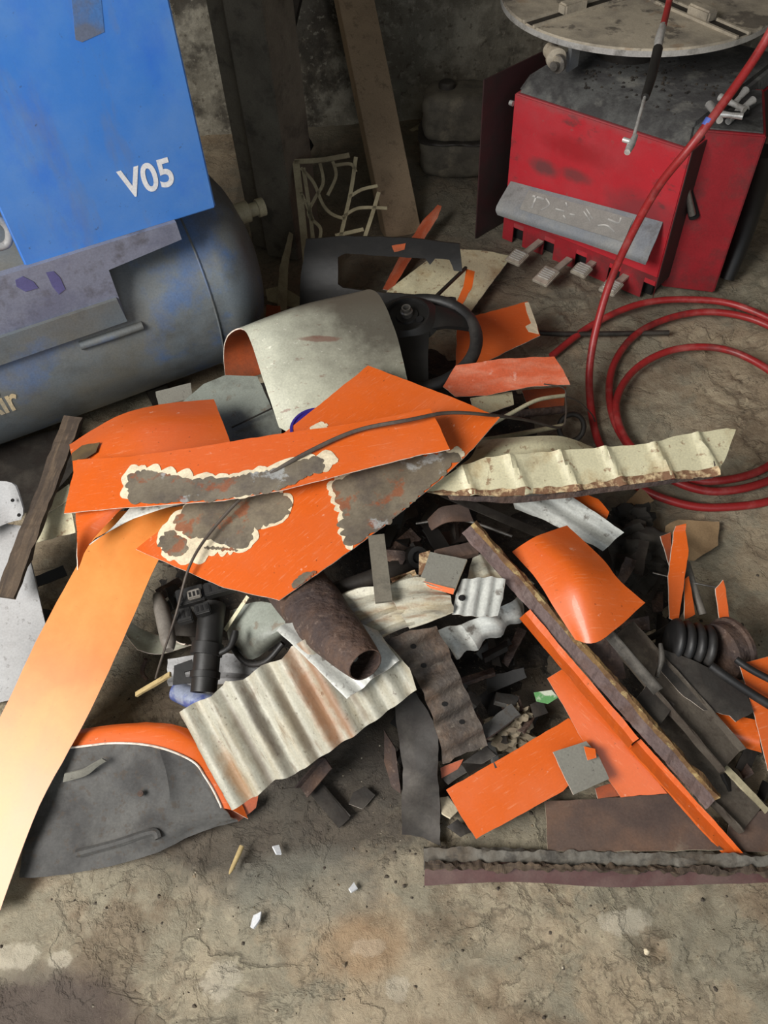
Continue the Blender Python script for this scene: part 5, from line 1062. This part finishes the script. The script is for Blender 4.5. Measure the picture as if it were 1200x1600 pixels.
# ================================================================== plastic parts under left of diamond
def column_switch():
    e = empty('steering_column_switch', P(318, 1020, .2), 'black plastic steering column switch with connector blocks', 'switch')
    tube('barrel', [(332, 945, .25), (326, 1000, .235), (318, 1082, .20)], [.027, .026, .025], M['black'], k=4, seg=24, inner=.003, parent=e)
    tube('collar', [(325, 1006, .235), (322, 1024, .228)], [.031, .031], M['black'], k=2, seg=24, parent=e)
    tube('collar', [(321, 1050, .216), (320, 1060, .212)], [.029, .029], M['black'], k=2, seg=24, parent=e)
    tube('wiper_stalk', [(340, 1022, .235), (358, 1012, .24), (366, 995, .245), (368, 985, .25)], [.006, .006, .008, .006], M['black'], k=3, parent=e)
    ax = V((1, .25, 0)).normalized(); ay = V((-.25, 1, .2)).normalized()
    for (x, y, z, a, b, h, mt) in ((300, 935, .27, .055, .035, .02, 'black'), (345, 922, .28, .06, .028, .022, 'black'), (318, 955, .275, .03, .022, .018, 'black'), (290, 965, .25, .03, .03, .02, 'black'), (304, 930, .29, .026, .020, .008, 'grey_plastic')):
        cn = box('connector_block', P(x, y, z), ax, ay, a, b, h, M[mt], parent=e, bevel=.002)
        for s in (-.3, 0, .3): box('pin_slot', P(x, y, z) + ax * a * s + ax.cross(ay) * (h - .0005), ax, ay, .004, b * .5, .0015, M['hole'], parent=cn, bevel=0)
    sheet('clip_bracket', None, None, [(272, 1040), (300, 1030), (302, 1046), (288, 1050), (290, 1058), (306, 1056), (304, 1066), (270, 1070)], ((272, 1040, .19), (300, 1030, .19), (270, 1070, .18)), 'black', .006, rough=0, parent=e)
column_switch()
b_e = tube('plastic_bottle', [(246, 930, .17), (252, 950, .175), (258, 975, .18), (263, 1002, .18), (264, 1016, .18)], [.010, .016, .017, .016, .009], M['grey_plastic'], k=5, seg=20, label='dusty grey plastic tube fitting left of the black switch', cat='plastic tube')
loft('enamel_shell', 'curved white enamel shell with rusty inside, left under the switch', 'scrap metal sheet', [[(200, 968, .12), (194, 985, .11), (215, 1015, .10)], [(225, 985, .10), (230, 1005, .09), (250, 1022, .09)], [(270, 1000, .12), (285, 1008, .11), (306, 1005, .12)]], ['hood_cream', 'rust', 'rim'], .003, k=5)
loft('enamel_shell', 'curved pale enamel shell right of the black switch', 'scrap metal sheet', [[(360, 955, .22), (400, 940, .24), (445, 948, .25)], [(355, 990, .18), (400, 1000, .22), (446, 980, .25)], [(362, 1015, .15), (395, 1030, .16), (440, 1000, .20)]], ['greygreen', 'rust', 'rim'], .003, k=5)
tube('rubber_band', [(362, 1010, .17), (385, 1036, .16), (415, 1034, .18), (442, 1005, .21)], .006, M['rubber'], k=5, label='black curved rubber edging beneath the pale enamel shell', cat='rubber strip')
bar('trim_strip', (388, 932, .26), (352, 985, .22), rect(.008, .002), M['cream'], label='short cream metal strip right of the black switch', cat='trim strip', n=4)
bar('wood_stick', (215, 1086, .10), (268, 1054, .16), rect(.010, .006), M['wood_light'], label='short pale wooden stick pointing left from the switch', cat='stick', rough=.0008, n=6)
loft('sheet_metal_offcut', 'pale narrow sheet below the switch bracket', 'scrap metal sheet', [[(262, 1030, .12), (350, 1020, .13), (420, 1040, .14)], [(262, 1072, .10), (340, 1068, .12), (400, 1065, .13)]], ['white', 'dark', 'rim'], .002, k=5, bumpf=lambda a, b: .003 * math.sin(a * 18))
tube('tin_can', [(276, 1080, .13), (300, 1090, .14), (332, 1104, .15)], [.020, .022, .022], M['can'], k=3, seg=22, label='blue and white tin can end under the corrugated sheet', cat='can')
tube('bent_strap', [(228, 1030, .08), (222, 1050, .05), (230, 1062, .04)], [.004, .005, .004], M['rust'], k=3, label='small dark bent strap left of the switch', cat='strap')
# low objects in front of corrugated sheet
bar('angle_iron', (470, 1228, .03), (508, 1182, .09), angle(.028, .018, .003), M['rust'], n=4, label='short brown angle iron under the front corrugated sheet', cat='angle iron')
bar('angle_iron', (502, 1224, .012), (548, 1278, .004), angle(.03, .016, .003), M['dark'], n=4, label='short dark angle iron flat on the floor in front', cat='angle iron', rough=.001)
sheet('metal_plate', 'small dark plate with bitten corner on the floor in front', 'metal plate', [(552, 1238), (570, 1228), (586, 1242), (574, 1256), (566, 1264), (545, 1256)], ((552, 1238, .012), (586, 1242, .012), (566, 1264, .010)), ['dark', 'dark', 'rim'])
# floor litter
def litter(name, label, cat, out, m, z=.012, th=.004): 
    return sheet(name, label, cat, out, ((out[0][0], out[0][1], z + .006), (out[1][0], out[1][1], z), (out[2][0], out[2][1], z + .002)), m, th, rough=.001, step=.005)
tube('wooden_peg', [(378, 1322, .012), (372, 1336, .012), (362, 1358, .012), (358, 1366, .012)], [.005, .005, .004, .001], M['wood_light'], k=2, label='small wooden peg lying on the floor below the fender', cat='peg')
litter('paper_scrap', 'small white paper scrap right of the wooden peg', 'paper', [(426, 1322), (436, 1320), (440, 1334), (432, 1334)], 'letter')
litter('paper_scrap', 'folded white paper scrap alone low on the floor', 'paper', [(391, 1448), (396, 1430), (408, 1424), (406, 1436), (396, 1450)], 'letter')
litter('paper_scrap', 'small white chip near the middle of the floor', 'paper', [(545, 1388), (553, 1378), (559, 1388), (549, 1394)], 'letter')
litter('paper_scrap', 'pale torn scrap beside the left end of the orange rectangle', 'paper', [(688, 1246), (700, 1244), (716, 1266), (704, 1278), (690, 1270)], 'filler', .02)
lump('pebble', 'pale pebble at the foot of the orange rectangle', 'stone', P(1010, 1487, .006), (.005, .005, .004), 'filler', 3)
sheet('leaf_litter', 'grey dry leaf curl left of the orange rectangle corner', 'leaf', [(698, 1292), (715, 1280), (738, 1300), (720, 1308)], ((698, 1292, .02), (715, 1280, .02), (720, 1308, .015)), 'dark', .002, h=lambda u, v: .005 * math.sin(u * 80))
rng = random.Random(31); vs = []; fs = []
for i in range(2600):
    if i % 5 == 0: x, y = rng.uniform(-.75, 1.0), rng.uniform(.15, .9)
    else:
        t = rng.gauss(0, 1); x, y = rng.gauss(.1, .42), rng.gauss(.75, .28)
    if not (-.9 < x < 1.4 and .1 < y < 2.4): continue
    r = min(.006, rng.expovariate(1 / .0016) + .0006); z = floor_z(x, y); b0_ = len(vs)
    for t in range(5):
        th = t * 1.2566 + rng.uniform(-.3, .3); rr = r * rng.uniform(.6, 1.2); vs.append(V((x + math.cos(th) * rr, y + math.sin(th) * rr, z - .001)))
    vs.append(V((x + rng.uniform(-.3, .3) * r, y, z + r * rng.uniform(.4, .9)))); fs += [[b0_ + t, b0_ + (t + 1) % 5, b0_ + 5] for t in range(5)]
vs, W = recentre(vs); finish('floor_grit', vs, fs, mat('grey brown grit', (128, 112, 90), .9, 0, [((60, 54, 48), 30, .45, .55, .9), ((210, 200, 178), 50, .62, .7, .8)]), W, None, False, label='fine grit and crumbs of concrete strewn over the floor', cat='grit', kind='stuff')
# small scraps filling the shaded gaps
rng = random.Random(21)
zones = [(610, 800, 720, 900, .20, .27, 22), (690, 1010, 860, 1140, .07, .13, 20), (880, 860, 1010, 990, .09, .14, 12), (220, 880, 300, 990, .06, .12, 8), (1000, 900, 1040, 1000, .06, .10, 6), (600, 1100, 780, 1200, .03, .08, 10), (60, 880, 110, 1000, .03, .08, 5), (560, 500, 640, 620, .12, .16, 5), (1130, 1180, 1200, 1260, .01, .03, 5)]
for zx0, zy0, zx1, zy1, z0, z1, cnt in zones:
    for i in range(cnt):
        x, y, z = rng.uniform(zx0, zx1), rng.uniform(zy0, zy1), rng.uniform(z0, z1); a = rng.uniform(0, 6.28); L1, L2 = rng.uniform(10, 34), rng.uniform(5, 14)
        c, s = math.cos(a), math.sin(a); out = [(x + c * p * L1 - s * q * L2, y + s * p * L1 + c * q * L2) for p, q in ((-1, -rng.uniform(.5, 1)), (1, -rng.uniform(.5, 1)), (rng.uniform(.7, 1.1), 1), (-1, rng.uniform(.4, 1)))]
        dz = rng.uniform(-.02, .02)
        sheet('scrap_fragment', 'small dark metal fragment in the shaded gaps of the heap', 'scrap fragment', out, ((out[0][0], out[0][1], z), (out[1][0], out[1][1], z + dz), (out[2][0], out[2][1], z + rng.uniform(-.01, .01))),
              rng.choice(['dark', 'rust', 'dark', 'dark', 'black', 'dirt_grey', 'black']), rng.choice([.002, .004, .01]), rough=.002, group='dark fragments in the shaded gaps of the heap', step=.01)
